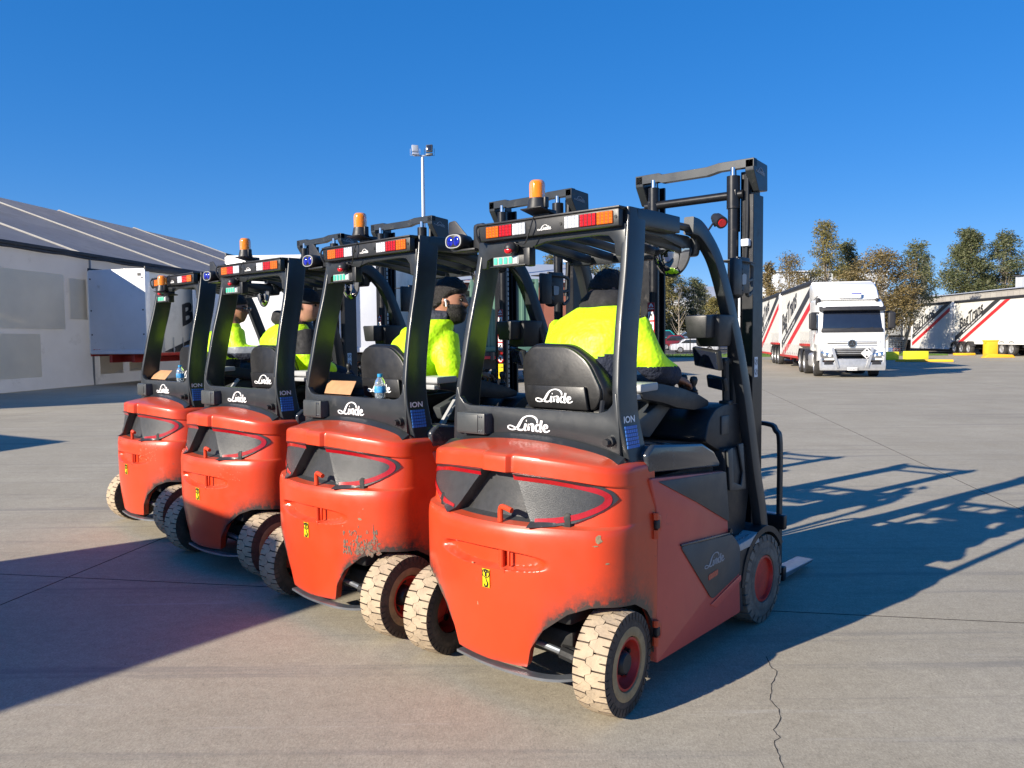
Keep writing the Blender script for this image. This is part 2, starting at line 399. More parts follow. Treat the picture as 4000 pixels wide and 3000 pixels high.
def light_panel(root):
    """grained dark panel in the recess under the hood, with its V ridge and red reflector bands"""
    T = 60
    tof = lambda y: t_of(y, .576)
    def outline(y):    # lower and upper z of the panel at y
        a = abs(y)
        lo = interp(a, [(0, .797), (.23, .796), (.33, .804), (.40, .820), (.465, .850), (.505, .878), (.535, .910), (.548, .935)])
        hi = interp(a, [(0, .992), (.30, .992), (.40, .992), (.50, .985), (.53, .972), (.545, .952), (.548, .938)])
        return lo, hi
    def P(y, z, off): return cwpt(tof(y), z, off+.0, rec=False)
    TIP = .548
    def edge(v, sg): return lerp(.236, .088, v)+sg*lerp(.008, -.045, v)
    def wing_off(y, z):
        v = max(0, min(1, (z-.797)/.195)); e = edge(v, 1 if y > 0 else -1); return lerp(.027, .006, max(0, min(1, (abs(y)-e)/(TIP-e)))**.8)
    off = wing_off
    mb = MB(); K = 10
    for sg in (-1, 1):
        N = 40; rows = []
        for i in range(N+1):
            u = i/N; row = []
            for j in range(K+1):
                v = j/K; y = lerp(edge(v, sg), TIP, u); lo, hi = outline(y); z = lo+(hi-lo)*v; row.append(P(sg*y, z, wing_off(sg*y, z)))
            y = lerp(edge(0, sg), TIP, u); row = [P(sg*y, outline(y)[0]-.002, -.02)]+row+[P(sg*lerp(edge(1, sg), TIP, u), outline(lerp(edge(1, sg), TIP, u))[1]+.002, -.02)]
            rows.append(row)
        rows = [[P(sg*edge(max(0, min(1, (j-1)/K)), sg)*.985, .797+.195*max(0, min(1, (j-1)/K)), -.034) for j in range(K+3)]]+rows
        vs = [[mb.b.verts.new(p) for p in r] for r in rows]
        for i in range(len(vs)-1):
            for j in range(K+2): mb.b.faces.new((vs[i][j], vs[i][j+1], vs[i+1][j+1], vs[i+1][j]))
    wd = [[P(lerp(-edge(j/K, -1), edge(j/K, 1), i/16), .795+.199*j/K, -.034) for j in range(K+1)] for i in range(17)]
    vs = [[mb.b.verts.new(p) for p in r] for r in wd]
    for i in range(16):
        for j in range(K): mb.b.faces.new((vs[i][j], vs[i][j+1], vs[i+1][j+1], vs[i+1][j]))
    bmesh.ops.remove_doubles(mb.b, verts=mb.b.verts, dist=1e-5)
    bmesh.ops.recalc_face_normals(mb.b, faces=mb.b.faces)
    if sum(f.normal.x*f.calc_area() for f in mb.b.faces) > 0: bmesh.ops.reverse_faces(mb.b, faces=mb.b.faces)
    lp = mb.obj('light_panel', M_lightp, root, smooth=28)
    # reflector bands, one mesh per band
    for sgn in (-1, 1):
        mb = MB(); path = [(p.x, p.y, .0118) for p in cat([(.128 if sgn < 0 else .060, .975, 0), (.258, .976, 0), (.355, .975, 0), (.444, .970, 0), (.495, .961, 0), (.516, .946, 0), (.518, .925, 0), (.505, .900, 0), (.470, .874, 0), (.415, .849, 0), (.33, .828, 0), (.238, .817, 0)], 4)]
        L, R = [], []
        for i, p in enumerate(path):
            a, b = path[max(0, i-1)], path[min(len(path)-1, i+1)]; dx, dz = b[0]-a[0], b[1]-a[1]; l_ = sqrt(dx*dx+dz*dz) or 1
            n = (-dz/l_*p[2], dx/l_*p[2])
            for S, q in ((L, 1), (R, -1)):
                y, z = sgn*(p[0]+n[0]*q), p[1]+n[1]*q; y = max(-.545, min(.545, y)); S.append(P(y, z, off(y, z)+.0025))
        a = [mb.b.verts.new(p) for p in L]; b = [mb.b.verts.new(p) for p in R]
        for i in range(len(a)-1): mb.b.faces.new((a[i], b[i], b[i+1], a[i+1]))
        bmesh.ops.recalc_face_normals(mb.b, faces=mb.b.faces)
        if sum(f.normal.x for f in mb.b.faces) > 0: bmesh.ops.reverse_faces(mb.b, faces=mb.b.faces)
        mb.obj('reflector', M_refl, lp, smooth=60)
    return lp
def wheel(root, c, R, W, rimR, front, side, steer=0.):
    """side -1 = right. tyre (carcass), tread blocks, bead ring, rim, hub, bolts. local axle = y, outer face on the side*y side"""
    w = bpy.data.objects.new('wheel', None); COL.objects.link(w); w.parent = root; w.location = c; w.rotation_euler = (0, 0, steer); w.empty_display_size = .1
    h = W/2; s_ = side
    mb = MB(); d = .016
    mb.lathe([(rimR+.002, -h*.8), (rimR+.03, -h), (R-.055, -h*1.0), (R-.03, -h*.97), (R-d, -h*.90), (R-d, h*.90), (R-.03, h*.97), (R-.055, h), (rimR+.045, h), (rimR+.04, h*.93), (rimR+.002, h*.8)][::1], seg=48)
    mb.obj('tyre', M_tyreg if front else M_tyre, w)
    mb = MB(); N = 20 if not front else 24; p = 2*pi/N; g = .05; a = .20
    for row in (-1, 1):
        for k in range(N):
            c0 = p*(k+(.5 if row > 0 else 0))
            n = .06
            if not front:
                out = [(-.5+g, 1), (-n, 1), (-n*.4, .62), (n*.4, .62), (n, 1), (.5-g, 1), (.5-g, a+.03), (.34, a), (.16, -a+.03), (-.16, -a+.03), (-.34, a), (-.5+g, a+.03)]
            else:
                out = [(-.5+.12, 1), (.5-.12, 1), (.5-.12, .5), (.40, .06), (-.30, .06), (-.5+.12, .5)]
            def P(s1, v, r): 
                t = c0+s1*p; y = v*h*row*.97; rr = r-(.006 if abs(v) > .9 else 0)
                return Vector((rr*cos(t), y, rr*sin(t)))
            top = [mb.b.verts.new(P(s1, v, R)) for s1, v in out]; bot = [mb.b.verts.new(P(s1, v*1.0, R-d-.004)) for s1, v in out]
            sh = [mb.b.verts.new(Vector(((R-.040)*cos(c0+s1*p), h*row*1.02, (R-.040)*sin(c0+s1*p)))) for s1, v in out if v == 1]
            m = len(out)
            f = mb.b.faces.new(top); f.material_index = 0
            for i in range(m):
                j = (i+1) % m
                f = mb.b.faces.new((top[i], bot[i], bot[j], top[j])); f.material_index = 1
            # shoulder lugs
            ed = [i for i in range(m) if out[i][1] == 1]
            for q in range(0, len(ed)-1):
                i, j = ed[q], ed[q+1]
                if j-i == 1:
                    f = mb.b.faces.new((top[i], top[j], sh[q+1], sh[q])); f.material_index = 1
    bmesh.ops.recalc_face_normals(mb.b, faces=mb.b.faces)
    mb.obj('tread', [M_tyreg, M_tyreg] if front else [M_tread, M_tyre], w, smooth=25)
    o = s_  # outer direction
    mb = MB(); mb.lathe([(rimR+.001, o*h*.80), (rimR+.006, o*(h+.001)), (rimR+.028, o*(h+.004)), (rimR+.044, o*(h+.001))], seg=40)
    mb.obj('tyre_bead', M_tyreg if front else M_ring, w)
    mb = MB()
    if front: prof = [(rimR, -o*h*.7), (rimR, o*(h-.004)), (rimR-.012, o*(h-.002)), (rimR-.016, o*(h-.02)), (rimR*.55, o*(h-.022)), (0, o*(h-.024))]
    else: prof = [(rimR, -o*h*.7), (rimR, o*(h-.004)), (rimR-.010, o*(h-.004)), (rimR-.016, o*(h-.035)), (rimR*.72, o*(h-.055)), (rimR*.5, o*(h-.060)), (0, o*(h-.062))]
    mb.lathe(prof, seg=40); mb.obj('rim', M_redin, w)
    if not front:
        mb = MB(); mb.lathe([(.058, o*(h-.062)), (.052, o*(h-.035)), (.047, o*(h-.018)), (.040, o*(h-.010)), (0, o*(h-.008))], seg=24); mb.obj('hub_cap', M_blk, w)
        mb = MB()
        for k in range(5):
            t = 2*pi*k/5+.3; q = Vector((rimR*.70*cos(t), 0, rimR*.70*sin(t)))
            mb.cyl(q+Vector((0, o*(h-.066), 0)), q+Vector((0, o*(h-.035), 0)), .011, 6)
            mb.cyl(q+Vector((0, o*(h-.066), 0)), q+Vector((0, o*(h-.049), 0)), .017, 12)
        mb.obj('wheel_nuts', M_dark, w)
    return w
def poly_round(pts, r, n=3):
    out = []; m = len(pts)
    for i in range(m):
        a, p, b = Vector(pts[i-1]), Vector(pts[i]), Vector(pts[(i+1) % m]); u = (a-p); v = (b-p); k = min(r, u.length*.45, v.length*.45); u.normalize(); v.normalize()
        for j in range(n+1):
            t = j/n; q = (p+u*k)*(1-t)**2+p*2*t*(1-t)+(p+v*k)*t*t; out.append((q.x, q.y))
    return out
# ------------------------------------------------------------------ forklift (local: x forward, y left, z up, origin on the ground below the rear of the guard)
def build_forklift():
    F = thing('forklift', 'x', 'forklift', group='forklift trucks parked in a row')
    build_counterweight(F); light_panel(F)
    V = Vector
    # towing pin on the shelf
    mb = MB(); mb.tube(cat([(-.452, -.078, .80), (-.452, -.078, .845), (-.455, -.088, .866), (-.457, -.115, .866), (-.459, -.150, .858)], 5), .0125, 10)
    mb.obj('towing_pin', M_red, F)
    mb = MB(); mb.cyl((-.455, -.085, .595), (-.455, -.085, .69), .014, 12); mb.box((-.458, -.13, .645), (.012, .012, .07), bev=.003); mb.cyl((-.478, -.12, .585), (-.478, -.12, .60), .007, 8)
    mb.obj('drawbar_pin', M_red, F)
    # lifting hook sticker
    mb = MB(); mb.mi = 0
    def S(y, z, off=.003): return cwpt(t_of(y), z, off, rec=False)
    q = [mb.b.verts.new(S(y, z)) for y, z in ((.001, .586), (-.047, .586), (-.047, .502), (.001, .502))]; mb.b.faces.new(q)
    mb.mi = 1; O = S(-.023, .544, .0045)
    strokes(mb, [[(.020*cos(t), .022+.018*sin(t), .003) for t in [i*pi/8 for i in range(17)]]], O, (0, -1, 0), (0, 0, 1), (-1, 0, 0), 1, .001)
    strokes(mb, [[(0, .008, .010), (0, .030, .010)], [(-.011, .027, .006), (0, .038, .006), (.011, .027, .006)], [(0, .004, .004), (.003, -.008, .004), (.010, -.020, .006), (.006, -.034, .007), (-.006, -.034, .006), (-.011, -.024, .003)],
        [(-.021, -.039, .0015), (.021, -.039, .0015)], [(-.021, .039, .0015), (.021, .039, .0015)], [(-.021, -.039, .0015), (-.021, .039, .0015)], [(.021, -.039, .0015), (.021, .039, .0015)]], O, (0, -1, 0), (0, 0, 1), (-1, 0, 0), 1, .001)
    mb.obj('lifting_sticker', [M_yel, M_dark], F)
    # wheels
    for s_ in (-1, 1):
        wheel(F, (-.235, s_*.522, .222), .222, .155, .112, False, s_, radians(6))
        wheel(F, (1.19, s_*.480, .250), .250, .21, .128, True, s_)
    # steer axle and underside
    mb = MB(); mb.box((-.235, 0, .26), (.14, .72, .13), bev=.02); mb.box((-.235, 0, .34), (.26, .34, .14), bev=.02); mb.box((.45, 0, .36), (1.1, 1.00, .40), bev=.02); mb.box((-.12, 0, .62), (.5, .8, .5), bev=.03)
    mb.box((.30, 0, .80), (.7, 1.08, .34)); mb.tube([(-.33, -.32, .25), (-.30, -.40, .24)], .020, 10)
    mb.obj('chassis', M_hollow, F)
    mb = MB(); mb.tube(cat([(-.43, .20, .150), (-.45, 0, .145), (-.45, -.22, .150), (-.41, -.34, .150), (-.33, -.43, .155)], 5), [.5]*21, sec=[(-.012, -.05), (.012, -.05), (.012, .05), (-.012, .05)], up=(0, 0, 1))
    mb.obj('skid_plate', M_steel, F)
    mb = MB(); mb.cyl((-.37, -.20, .27), (-.36, -.36, .25), .014, 10); mb.mi = 1; mb.cyl((-.36, -.34, .25), (-.35, -.42, .235), .026, 8)
    mb.obj('steering_rod', [M_steel, M_hollow], F)
    # body sides
    for s_ in (-1, 1):
        y0 = s_*.585
        mb = MB(); body = [(.022, .14), (.022, .40), (.030, .70), (.020, .85), (-.03, .985), (.693, .922), (.735, .62), (.76, .50), (.86, .47), (.885, .14)]
        mb.prism(poly_round(body, .012, 2), 'y', y0-s_*.045, y0, .008)
        mb.obj('side_door', M_redoor, F)
        mb = MB(); mb.prism(poly_round([(.03, .962), (.690, .920), (.733, .655), (.396, .809)], .012, 3), 'y', y0+s_*.0015, y0+s_*.006, .002)
        mb.obj('upper_trim_panel', M_greyp, F)
        mb = MB(); mb.prism(poly_round([(.225, .630), (.765, .585), (.86, .50), (.862, .36), (.545, .298)], .03, 4), 'y', y0+s_*.002, y0+s_*.0075, .003)
        lt = mb.obj('lower_trim_panel', M_greyp, F)
        mb = MB(); mb.prism([(.225, .632), (.762, .588), (.762, .598), (.228, .642)], 'y', y0+s_*.0015, y0+s_*.012, .002)
        mb.obj('trim_edge', M_cover, F)
        mb = MB(); mb.cyl((.742, y0, .605), (.742, y0+s_*.012, .605), .014, 12); mb.obj('lock', M_blk, F)
        mb = MB(); U = (1, 0, 0) if s_ < 0 else (-1, 0, 0); O = V((.46, y0+s_*.0078, .468)) if s_ < 0 else V((.72, y0+s_*.0078, .468))
        logo(mb, O, U, (0, 0, 1), (0, s_, 0), .215, .0015); mb.obj('side_lettering', M_greyw, F)
        mb = MB(); mb.prism(poly_round([(.50, .405), (.60, .412), (.60, .44), (.50, .433)], .004, 2), 'y', y0+s_*.0075, y0+s_*.0095, 0); mb.obj('model_badge', M_refl, F)
        # crease bulge below the trim
        mb = MB(); mb.prism(poly_round([(.53, .275), (.875, .350), (.878, .315), (.60, .245)], .012, 3), 'y', y0-s_*.002, y0+s_*.006, .005); mb.obj('sill_crease', M_redoor, F)
        # hinges
        for zt in (.828, .345):
            mb = MB(); mb.cyl((.004, y0+s_*.004, zt-.115), (.004, y0+s_*.004, zt-.075), .014, 10); mb.cyl((.004, y0+s_*.004, zt-.03), (.004, y0+s_*.004, zt), .014, 10)
            mb.prism(poly_round([(.01, zt-.095), (.045, zt-.085), (.048, zt-.02), (.01, zt-.008)], .012, 3), 'y', y0, y0+s_*.010, .003)
            mb.mi = 1; mb.box((.010, y0+s_*.008, zt-.052), (.028, .020, .040), bev=.005)
            mb.obj('hinge', [M_red, M_blk], F)
        # step, fender, footwell side
        mb = MB(); mb.prism([(.765, .47), (.775, .505), (1.02, .515), (1.10, .53), (1.12, .47)], 'y', y0-s_*.20, y0, .004); mb.mi = 1
        for i in range(9):
            for j in range(3):
                mb.box((.80+i*.034+.012*(j % 2), y0-s_*(.03+j*.045), .513+i*.0012), (.016, .006, .004))
        mb.obj('step', [M_silver, M_chrome], F)
        mb = MB(); ro, ri = .295, .262; rs = []
        for k in range(19):
            t = radians(180-k*8.5) if True else 0; cx, cz = 1.19, .25
            a0 = pi*.98-k*(pi*.80)/18
            rs.append([V((cx+rr*cos(a0), yy, cz+rr*sin(a0))) for rr, yy in ((ri, y0-s_*.20), (ro, y0-s_*.20), (ro, y0+s_*.002), (ri, y0+s_*.002))])
        mb.rings(rs); mb.prism([(.885, .14), (.86, .50), (1.0, .50), (.93, .40), (.905, .25), (.93, .14)], 'y', y0-s_*.20, y0-s_*.004, .004)
        mb.obj('fender', M_blk, F)
        # guard posts
        yy = lambda z: s_*interp(z, [(1.0, .550), (1.25, .505), (1.5, .484), (1.8, .470), (2.18, .452)])
        mb = MB(); P = [(.082, 2.185), (.072, 2.10), (.038, 1.90), (-.014, 1.68), (-.056, 1.45), (-.070, 1.34), (-.068, 1.22), (-.054, 1.10), (-.044, 1.005)]; W_ = [.072, .072, .073, .073, .074, .076, .078, .076, .074]
        pts = cat([(x, z, w) for (x, z), w in zip(P, W_)], 4); rs = []
        for q in pts:
            x, z, w = q; y = yy(z); dx = w
            sec = poly_round([(x-dx, y), (x+dx, y), (x+dx, y-s_*.038), (x-dx, y-s_*.038)], .010, 3)
            rs.append([V((a, b, z)) for a, b in sec])
        mb.rings(rs); mb.obj('rear_post', M_grey, F)
        mb = MB(); P = [(.62, .415, 2.165), (.70, .415, 2.155), (.78, .417, 2.110), (.86, .425, 2.035), (.92, .435, 1.93), (.985, .445, 1.78), (1.055, .455, 1.606), (1.10, .475, 1.40), (1.140, .495, 1.15), (1.185, .515, .85), (1.225, .53, .65), (1.25, .535, .50)]
        mb.tube(cat([(x, s_*y, z) for x, y, z in P], 4), 1, sec=poly_round([(-.044, -.027), (.044, -.027), (.044, .027), (-.044, .027)], .006, 2), up=(1, 0, .35))
        mb.obj('front_post', M_grey, F, smooth=28)
        mb = MB(); mb.tube([(.08, s_*.420, 2.145), (.20, s_*.420, 2.150), (.46, s_*.420, 2.148)], 1, sec=poly_round([(-.040, -.034), (.040, -.034), (.040, .034), (-.040, .034)], .006, 2), up=(0, 0, 1)); mb.tube([(.44, s_*.405, 2.155), (.64, s_*.405, 2.155)], .020, 8); mb.obj('side_rail', M_grey, F, smooth=28)
    # ION print on the right post
    mb = MB(); text(mb, 'ION', (-.128, -.5075, 1.232), (1, 0, 0), (0, .06, 1), (0, -1, .05), .040, .002, bold=.03, sx=1.25); mb.obj('post_lettering', M_white, F)
    mb = MB()
    for i in range(6):
        for j in range(6): 
            z = 1.210-j*.0165; mb.box((-.120+i*.0165, -(.505+(1.25-z)*.18)-.0015, z), (.0135, .003, .0135))
    mb.obj('post_print', M_blueprint, F)
    # rear frame panel with window
    def fr(pts, x0, x1, name, m, bev=.006): 
        b_ = MB(); b_.prism(pts, 'x', x0, x1, bev); return b_.obj(name, m, F)
    arc = [(y, 1.145-.30*(abs(y)**2.2)) for y in [-.505+.101*i for i in range(11)]]
    top = [(.475, 1.36), (.462, 1.31), (.435, 1.282), (.39, 1.270), (-.39, 1.270), (-.435, 1.282), (-.462, 1.31), (-.475, 1.36)]
    fr(arc+[(.500, 1.2), (.485, 1.36)]+top+[(-.485, 1.36), (-.500, 1.2)], -.150, -.115, 'rear_panel', M_grey)
    fr([(.445, 2.11), (.445, 1.96), (.395, 1.962), (.39, 2.0), (.36, 2.012), (.15, 2.012), (.08, 2.05), (0, 2.066), (-.30, 2.070), (-.355, 2.062), (-.385, 2.03), (-.392, 1.97), (-.445, 1.96), (-.445, 2.11)], -.012, .014, 'rear_header', M_grey, .004)
    mb = MB(); mb.box((.030, 0, 2.178), (.125, .87, .016), bev=.004); mb.box((.03, 0, 2.10), (.07, .87, .03), bev=.006); mb.box((.035, 0, 2.14), (.05, .87, .07), bev=.004); mb.obj('rear_crossbar', M_grey, F)
    # apron below the rear panel that drops on the hood
    mb = MB(); rs = []
    for y in [-.53+.106*i for i in range(11)]:
        zb = 1.125-.26*abs(y)**2.2; rs.append([V((-.155, y, zb+.028)), V((-.20, y, zb+.004)), V((-.235, y, zb-.022)), V((-.23, y, zb-.03)), V((-.15, y, zb))])
    mb.rings(rs); mb.obj('rear_apron', M_grey, F)
    # logo rear
    mb = MB(); logo(mb, (-.152, .135, 1.163), (0, -1, 0), (0, 0, 1), (-1, 0, 0), .262, .0025); mb.obj('rear_lettering', M_white, F)
    mb = MB(); mb.cyl((-.15, -.46, 1.152), (-.175, -.46, 1.152), .024, 14); mb.cyl((-.17, -.46, 1.152), (-.20, -.46, 1.150), .016, 6); mb.obj('guard_bolt', M_blk, F)
    mb = MB(); mb.cyl((-.15, .45, 1.152), (-.17, .45, 1.152), .024, 14); mb.obj('guard_bolt', M_blk, F)
    # control box on the left
    mb = MB(); mb.box((-.20, .335, 1.187), (.018, .19, .105), bev=.008); mb.prism([(-.195, 1.135), (-.195, 1.238), (-.12, 1.238), (-.12, 1.135)], 'y', .24, .43, .006)
    mb.prism([(-.195, 1.135), (-.195, 1.236), (-.13, 1.236), (-.09, 1.17), (-.09, 1.135)], 'y', .243, .27, .004)
    mb.box((-.2105, .352, 1.187), (.006, .140, .088), bev=.003)
    mb.mi = 1
    for y, z in ((.258, 1.222), (.258, 1.152), (.274, 1.222), (.274, 1.152), (.415, 1.150)): mb.cyl((-.209, y, z), (-.213, y, z), .004, 8)
    mb.obj('control_box', [M_greyp, M_chrome], F)
    # light bar
    mb = MB(); mb.box((-.030, -.01, 2.134), (.040, .85, .078), bev=.006); mb.box((-.020, -.01, 2.179), (.070, .86, .010), bev=.003)
    lb = mb.obj('light_bar', M_blk, F)
    mb = MB(); logo(mb, (-.0525, .022, 2.115), (0, -1, 0), (0, 0, 1), (-1, 0, 0), .085, .0015); mb.obj('bar_lettering', M_white, F)
    for y0, y1, m in ((.355, .271, M_amber), (.268, .184, M_redl), (.181, .097, M_whl), (-.139, -.223, M_whl), (-.226, -.317, M_redl), (-.320, -.407, M_amber)):
        mb = MB(); yc, w = (y0+y1)/2, abs(y1-y0); mb.box((-.052, yc, 2.136), (.010, w, .056), bev=.002, seg=1)
        mb.mi = 1
        for i in range(4):
            for j in range(4):
                a = yc-w/2+w*(i+.5)/4; z = 2.136+(j-1.5)*.0135; q = .0062; c = [mb.b.verts.new(V((-.0572, a+u*q*1.25, z+v*q))) for u, v in ((-1, -1), (1, -1), (1, 1), (-1, 1))]; tp = mb.b.verts.new(V((-.0625, a, z+.001)))
                for e in range(4): mb.b.faces.new((c[e], c[(e+1) % 4], tp)).material_index = 1
        mb.obj('lamp_lens', [{M_amber: M_ambd, M_redl: M_redd, M_whl: M_whd}[m], m], F, smooth=0)
    for y in (.075, -.115, -.42): mb = MB(); mb.cyl((-.051, y, 2.136), (-.054, y, 2.136), .0075, 10); mb.obj('bar_screw', M_dark, F)
    # beacon
    mb = MB(); mb.prism([(.07, 2.185), (-.09, 2.218), (-.09, 2.224), (.07, 2.195)], 'y', -.03, .10, .003); mb.box((.02, .035, 2.203), (.06, .10, .035), bev=.004)
    mb.lathe([(0, 2.222), (.052, 2.222), (.047, 2.240), (.040, 2.272), (0, 2.273)], (-.035, .037, 0), 'z', 20); mb.box((-.03, -.013, 2.25), (.03, .012, .05), bev=.003)
    bk = mb.obj('beacon_base', M_blk, F)
    mb = MB(); mb.lathe([(.038, 2.273), (.0385, 2.335), (.036, 2.348), (.028, 2.357), (0, 2.360)], (-.035, .037, 0), 'z', 24)
    mb.obj('beacon_lens', M_amberb, bk, smooth=50)
    mb = MB(); mb.lathe([(.022, 2.275), (.022, 2.34), (0, 2.341)], (-.035, .037, 0), 'z', 10); 
    for k in range(4): mb.lathe([(.024, 2.282+k*.014), (.027, 2.287+k*.014), (.024, 2.292+k*.014)], (-.035, .037, 0), 'z', 16)
    mb.obj('beacon_core', mat('amber_core', (.85, .30, .02), .3), bk)
    # red spot lamp and battery gauge at the left
    mb = MB(); mb.sphere((-.055, .186, 2.045), .033, 14, (1.25, 1, .95)); mb.box((-.01, .186, 2.06), (.05, .02, .04), bev=.004); sp = mb.obj('spot_lamp', M_blk, F, smooth=60)
    mb = MB(); mb.sphere((-.078, .186, 2.034), .024, 12, (.75, 1, .75)); mb.obj('spot_lens', M_redl, sp, smooth=60)
    mb = MB(); mb.box((-.030, .218, 1.988), (.020, .215, .050), bev=.004); mb.box((-.03, .215, 1.962), (.05, .23, .005), bev=.001); mb.box((-.02, .10, 2.0), (.05, .04, .09), bev=.006); mb.mi = 1; mb.box((-.0405, .235, 1.990), (.003, .165, .040), bev=.001, seg=1)
    bg_ = mb.obj('battery_gauge', [M_blk, M_silver], F)
    for k in range(5):
        mb = MB(); mb.prism(poly_round([(.302-k*.033-.010, 1.975), (.302-k*.033+.010, 1.975), (.302-k*.033+.010, 2.003), (.302-k*.033+.004, 2.007), (.302-k*.033-.004, 2.007), (.302-k*.033-.010, 2.003)], .001, 1), 'x', -.0455, -.042, 0)
        mb.obj('gauge_cell', M_green if k < 4 else M_cell, bg_)
    mb = MB(); mb.tube(cat([(-.045, .05, 2.19), (-.075, .04, 2.15), (-.07, .07, 2.09), (-.06, .10, 2.06), (-.05, .15, 2.065), (-.05, .18, 2.07)], 6), .0035, 6); mb.obj('cable', M_blk, F); mb = MB(); mb.tube(cat([(.03, .44, 2.19), (-.05, .42, 2.17), (-.065, .41, 2.13), (-.05, .40, 2.09)], 5), .006, 6)
    mb.obj('cable', M_blk, F)
    # roof ribs and front roof plate
    mb = MB()
    for y in (-.30, -.15, 0, .15, .30):
        P = cat([(.03, y+.03, 2.125), (.22, y+.05, 2.120), (.40, y+.02, 2.100), (.55, y-.05, 2.062), (.68, y-.06, 2.045)], 6)
        mb.tube(P, 1, sec=poly_round([(-.022, -.013), (.022, -.013), (.022, .013), (-.022, .013)], .006, 2), up=(0, 0, 1))
    mb.obj('roof_ribs', M_grey, F)
    mb = MB(); mb.prism(poly_round([(-.40, 2.02), (.40, 2.02), (.42, 2.14), (.385, 2.12), (.345, 2.075), (-.345, 2.075), (-.385, 2.12), (-.42, 2.14)], .02, 3), 'x', .70, .76, .008); mb.obj('roof_front_plate', M_grey, F)
    for s_ in (-1, 1):
        mb = MB(); mb.prism(poly_round([(.03, 2.12), (.68, 2.12), (.80, 2.06), (.72, 2.03), (.62, 2.055), (.40, 2.09), (.03, 2.10)], .02, 3), 'y', s_*.375, s_*.385, .002); mb.obj('roof_gusset', M_grey, F)
    # mirror under the roof, right
    mb = MB(); rs = []
    for k in range(13):
        t = pi*k/12; rs.append(t)
    N_ = 12
    def MP(u, v): 
        a = pi*u; r = v; y = -.30+.105*r*cos(a); z = 2.055-.135*r*sin(a); x = .66-.045*sqrt(max(0, 1-r*r*.98)); return V((x, y, z))
    mb.grid(20, 6, lambda u, v: MP(u, v)); bmesh.ops.recalc_face_normals(mb.b, faces=mb.b.faces); 
    mi_ = mb.obj('mirror', M_mirror, F, smooth=80)
    mb = MB(); mb.tube(cat([MP(k/14, 1)+V((.002, 0, 0)) for k in range(15)]+[MP(1, .5)+V((.03, 0, 0)), MP(0, .5)+V((.03, 0, 0)), MP(0, 1)], 2), .006, 6); mb.cyl((.70, -.30, 2.08), (.64, -.30, 2.05), .012, 8); mb.obj('mirror_rim', M_blk, mi_)
    # battery cover
    mb = MB(); mb.prism([(-.03, 1.005), (-.035, 1.09), (.02, 1.128), (.48, 1.085), (.60, 1.035), (.665, .975), (.67, .945)], 'y', -.572, .572, .022, 3); mb.obj('battery_cover', M_cover, F)
    # seat
    mb = MB(); B = poly_round([(.215, 1.245), (.245, 1.30), (.262, 1.50), (.20, 1.565), (-.04, 1.560), (-.15, 1.49), (-.235, 1.34), (-.20, 1.25)], .05, 4)
    mb.prism(B, 'x', .105, .135, .01, 2); mb.obj('seat_back_shell', M_seat, F)
    mb = MB(); c = V((0, .02, 1.40)); rs = []
    for xx, k in ((.125, 1.0), (.135, 1.05), (.16, 1.085), (.20, 1.08), (.235, 1.0), (.245, .88)):
        rs.append([V((xx+.06*max(0, 1.35-z)*0, c.y+(y-c.y)*k, c.z+(z-c.z)*k)) for y, z in B])
    mb.rings(rs); mb.obj('seat_cushion_back', M_seat, F, smooth=60)
    mb = MB(); mb.prism(poly_round([(.12, 1.16), (.12, 1.26), (.24, 1.27), (.62, 1.28), (.68, 1.22), (.62, 1.16)], .03, 3), 'y', -.22, .26, .025, 3); mb.box((.40, .02, 1.12), (.42, .40, .10), bev=.02); mb.obj('seat_base', M_seat, F)
    mb = MB(); mb.prism([(.215, 1.368), (.19, 1.255), (-.17, 1.252), (-.15, 1.368)], 'x', .078, .10, .008, 2); po = mb.obj('seat_pouch', M_seat, F)
    mb = MB(); logo(mb, (.0755, .145, 1.283), (0, -1, 0), (0, 0, 1), (-1, 0, 0), .235, .002); mb.obj('pouch_lettering', M_white, po)
    mb = MB(); mb.tube(cat([(.10, -.245, 1.30), (.04, -.27, 1.21), (0, -.27, 1.14)], 4), .012, 6); mb.obj('seat_belt', M_blk, F)
    # armrest console with joysticks
    mb = MB(); mb.prism(poly_round([(.17, 1.315), (.17, 1.375), (.34, 1.378), (.55, 1.345), (.72, 1.305), (.84, 1.262), (.83, 1.235), (.68, 1.225), (.50, 1.25), (.36, 1.285)], .02, 3), 'y', -.30, -.42, .012, 2); mb.obj('armrest_console', M_blk, F)
    mb = MB(); mb.prism(poly_round([(.14, 1.345), (.14, 1.385), (.30, 1.388), (.30, 1.350)], .008, 2), 'y', -.27, -.43, .008, 2); mb.box((.20, -.35, 1.325), (.13, .12, .028), bev=.006); mb.obj('armrest_pad', M_silver, F)
    mb = MB(); mb.prism([(.24, 1.13), (.22, 1.20), (.50, 1.30), (.60, 1.28), (.34, 1.11)], 'y', -.29, -.36, .01, 2); mb.obj('armrest_bracket', M_greyp, F)
    mb = MB()
    mb.prism([(.165, 1.10), (.185, 1.085), (.34, 1.27), (.32, 1.285)], 'y', -.40, -.425, .003)
    for k in range(4): mb.box((.20+k*.037, -.427, 1.115+k*.045), (.03, .006, .006), Matrix.Rotation(-.5, 3, 'Y'))
    mb.obj('belt_rail', M_silver, F)
    for x, y, z in ((.70, -.345, 1.31), (.735, -.385, 1.30), (.60, -.325, 1.33)):
        mb = MB(); mb.lathe([(.026, z-.01), (.022, z), (.026, z+.008), (.020, z+.014), (.023, z+.022), (.014, z+.03), (.010, z+.045), (.018, z+.06), (.022, z+.078), (.016, z+.094), (0, z+.098)], (x, y, 0), 'z', 14); mb.obj('joystick', M_blk, F, smooth=60)
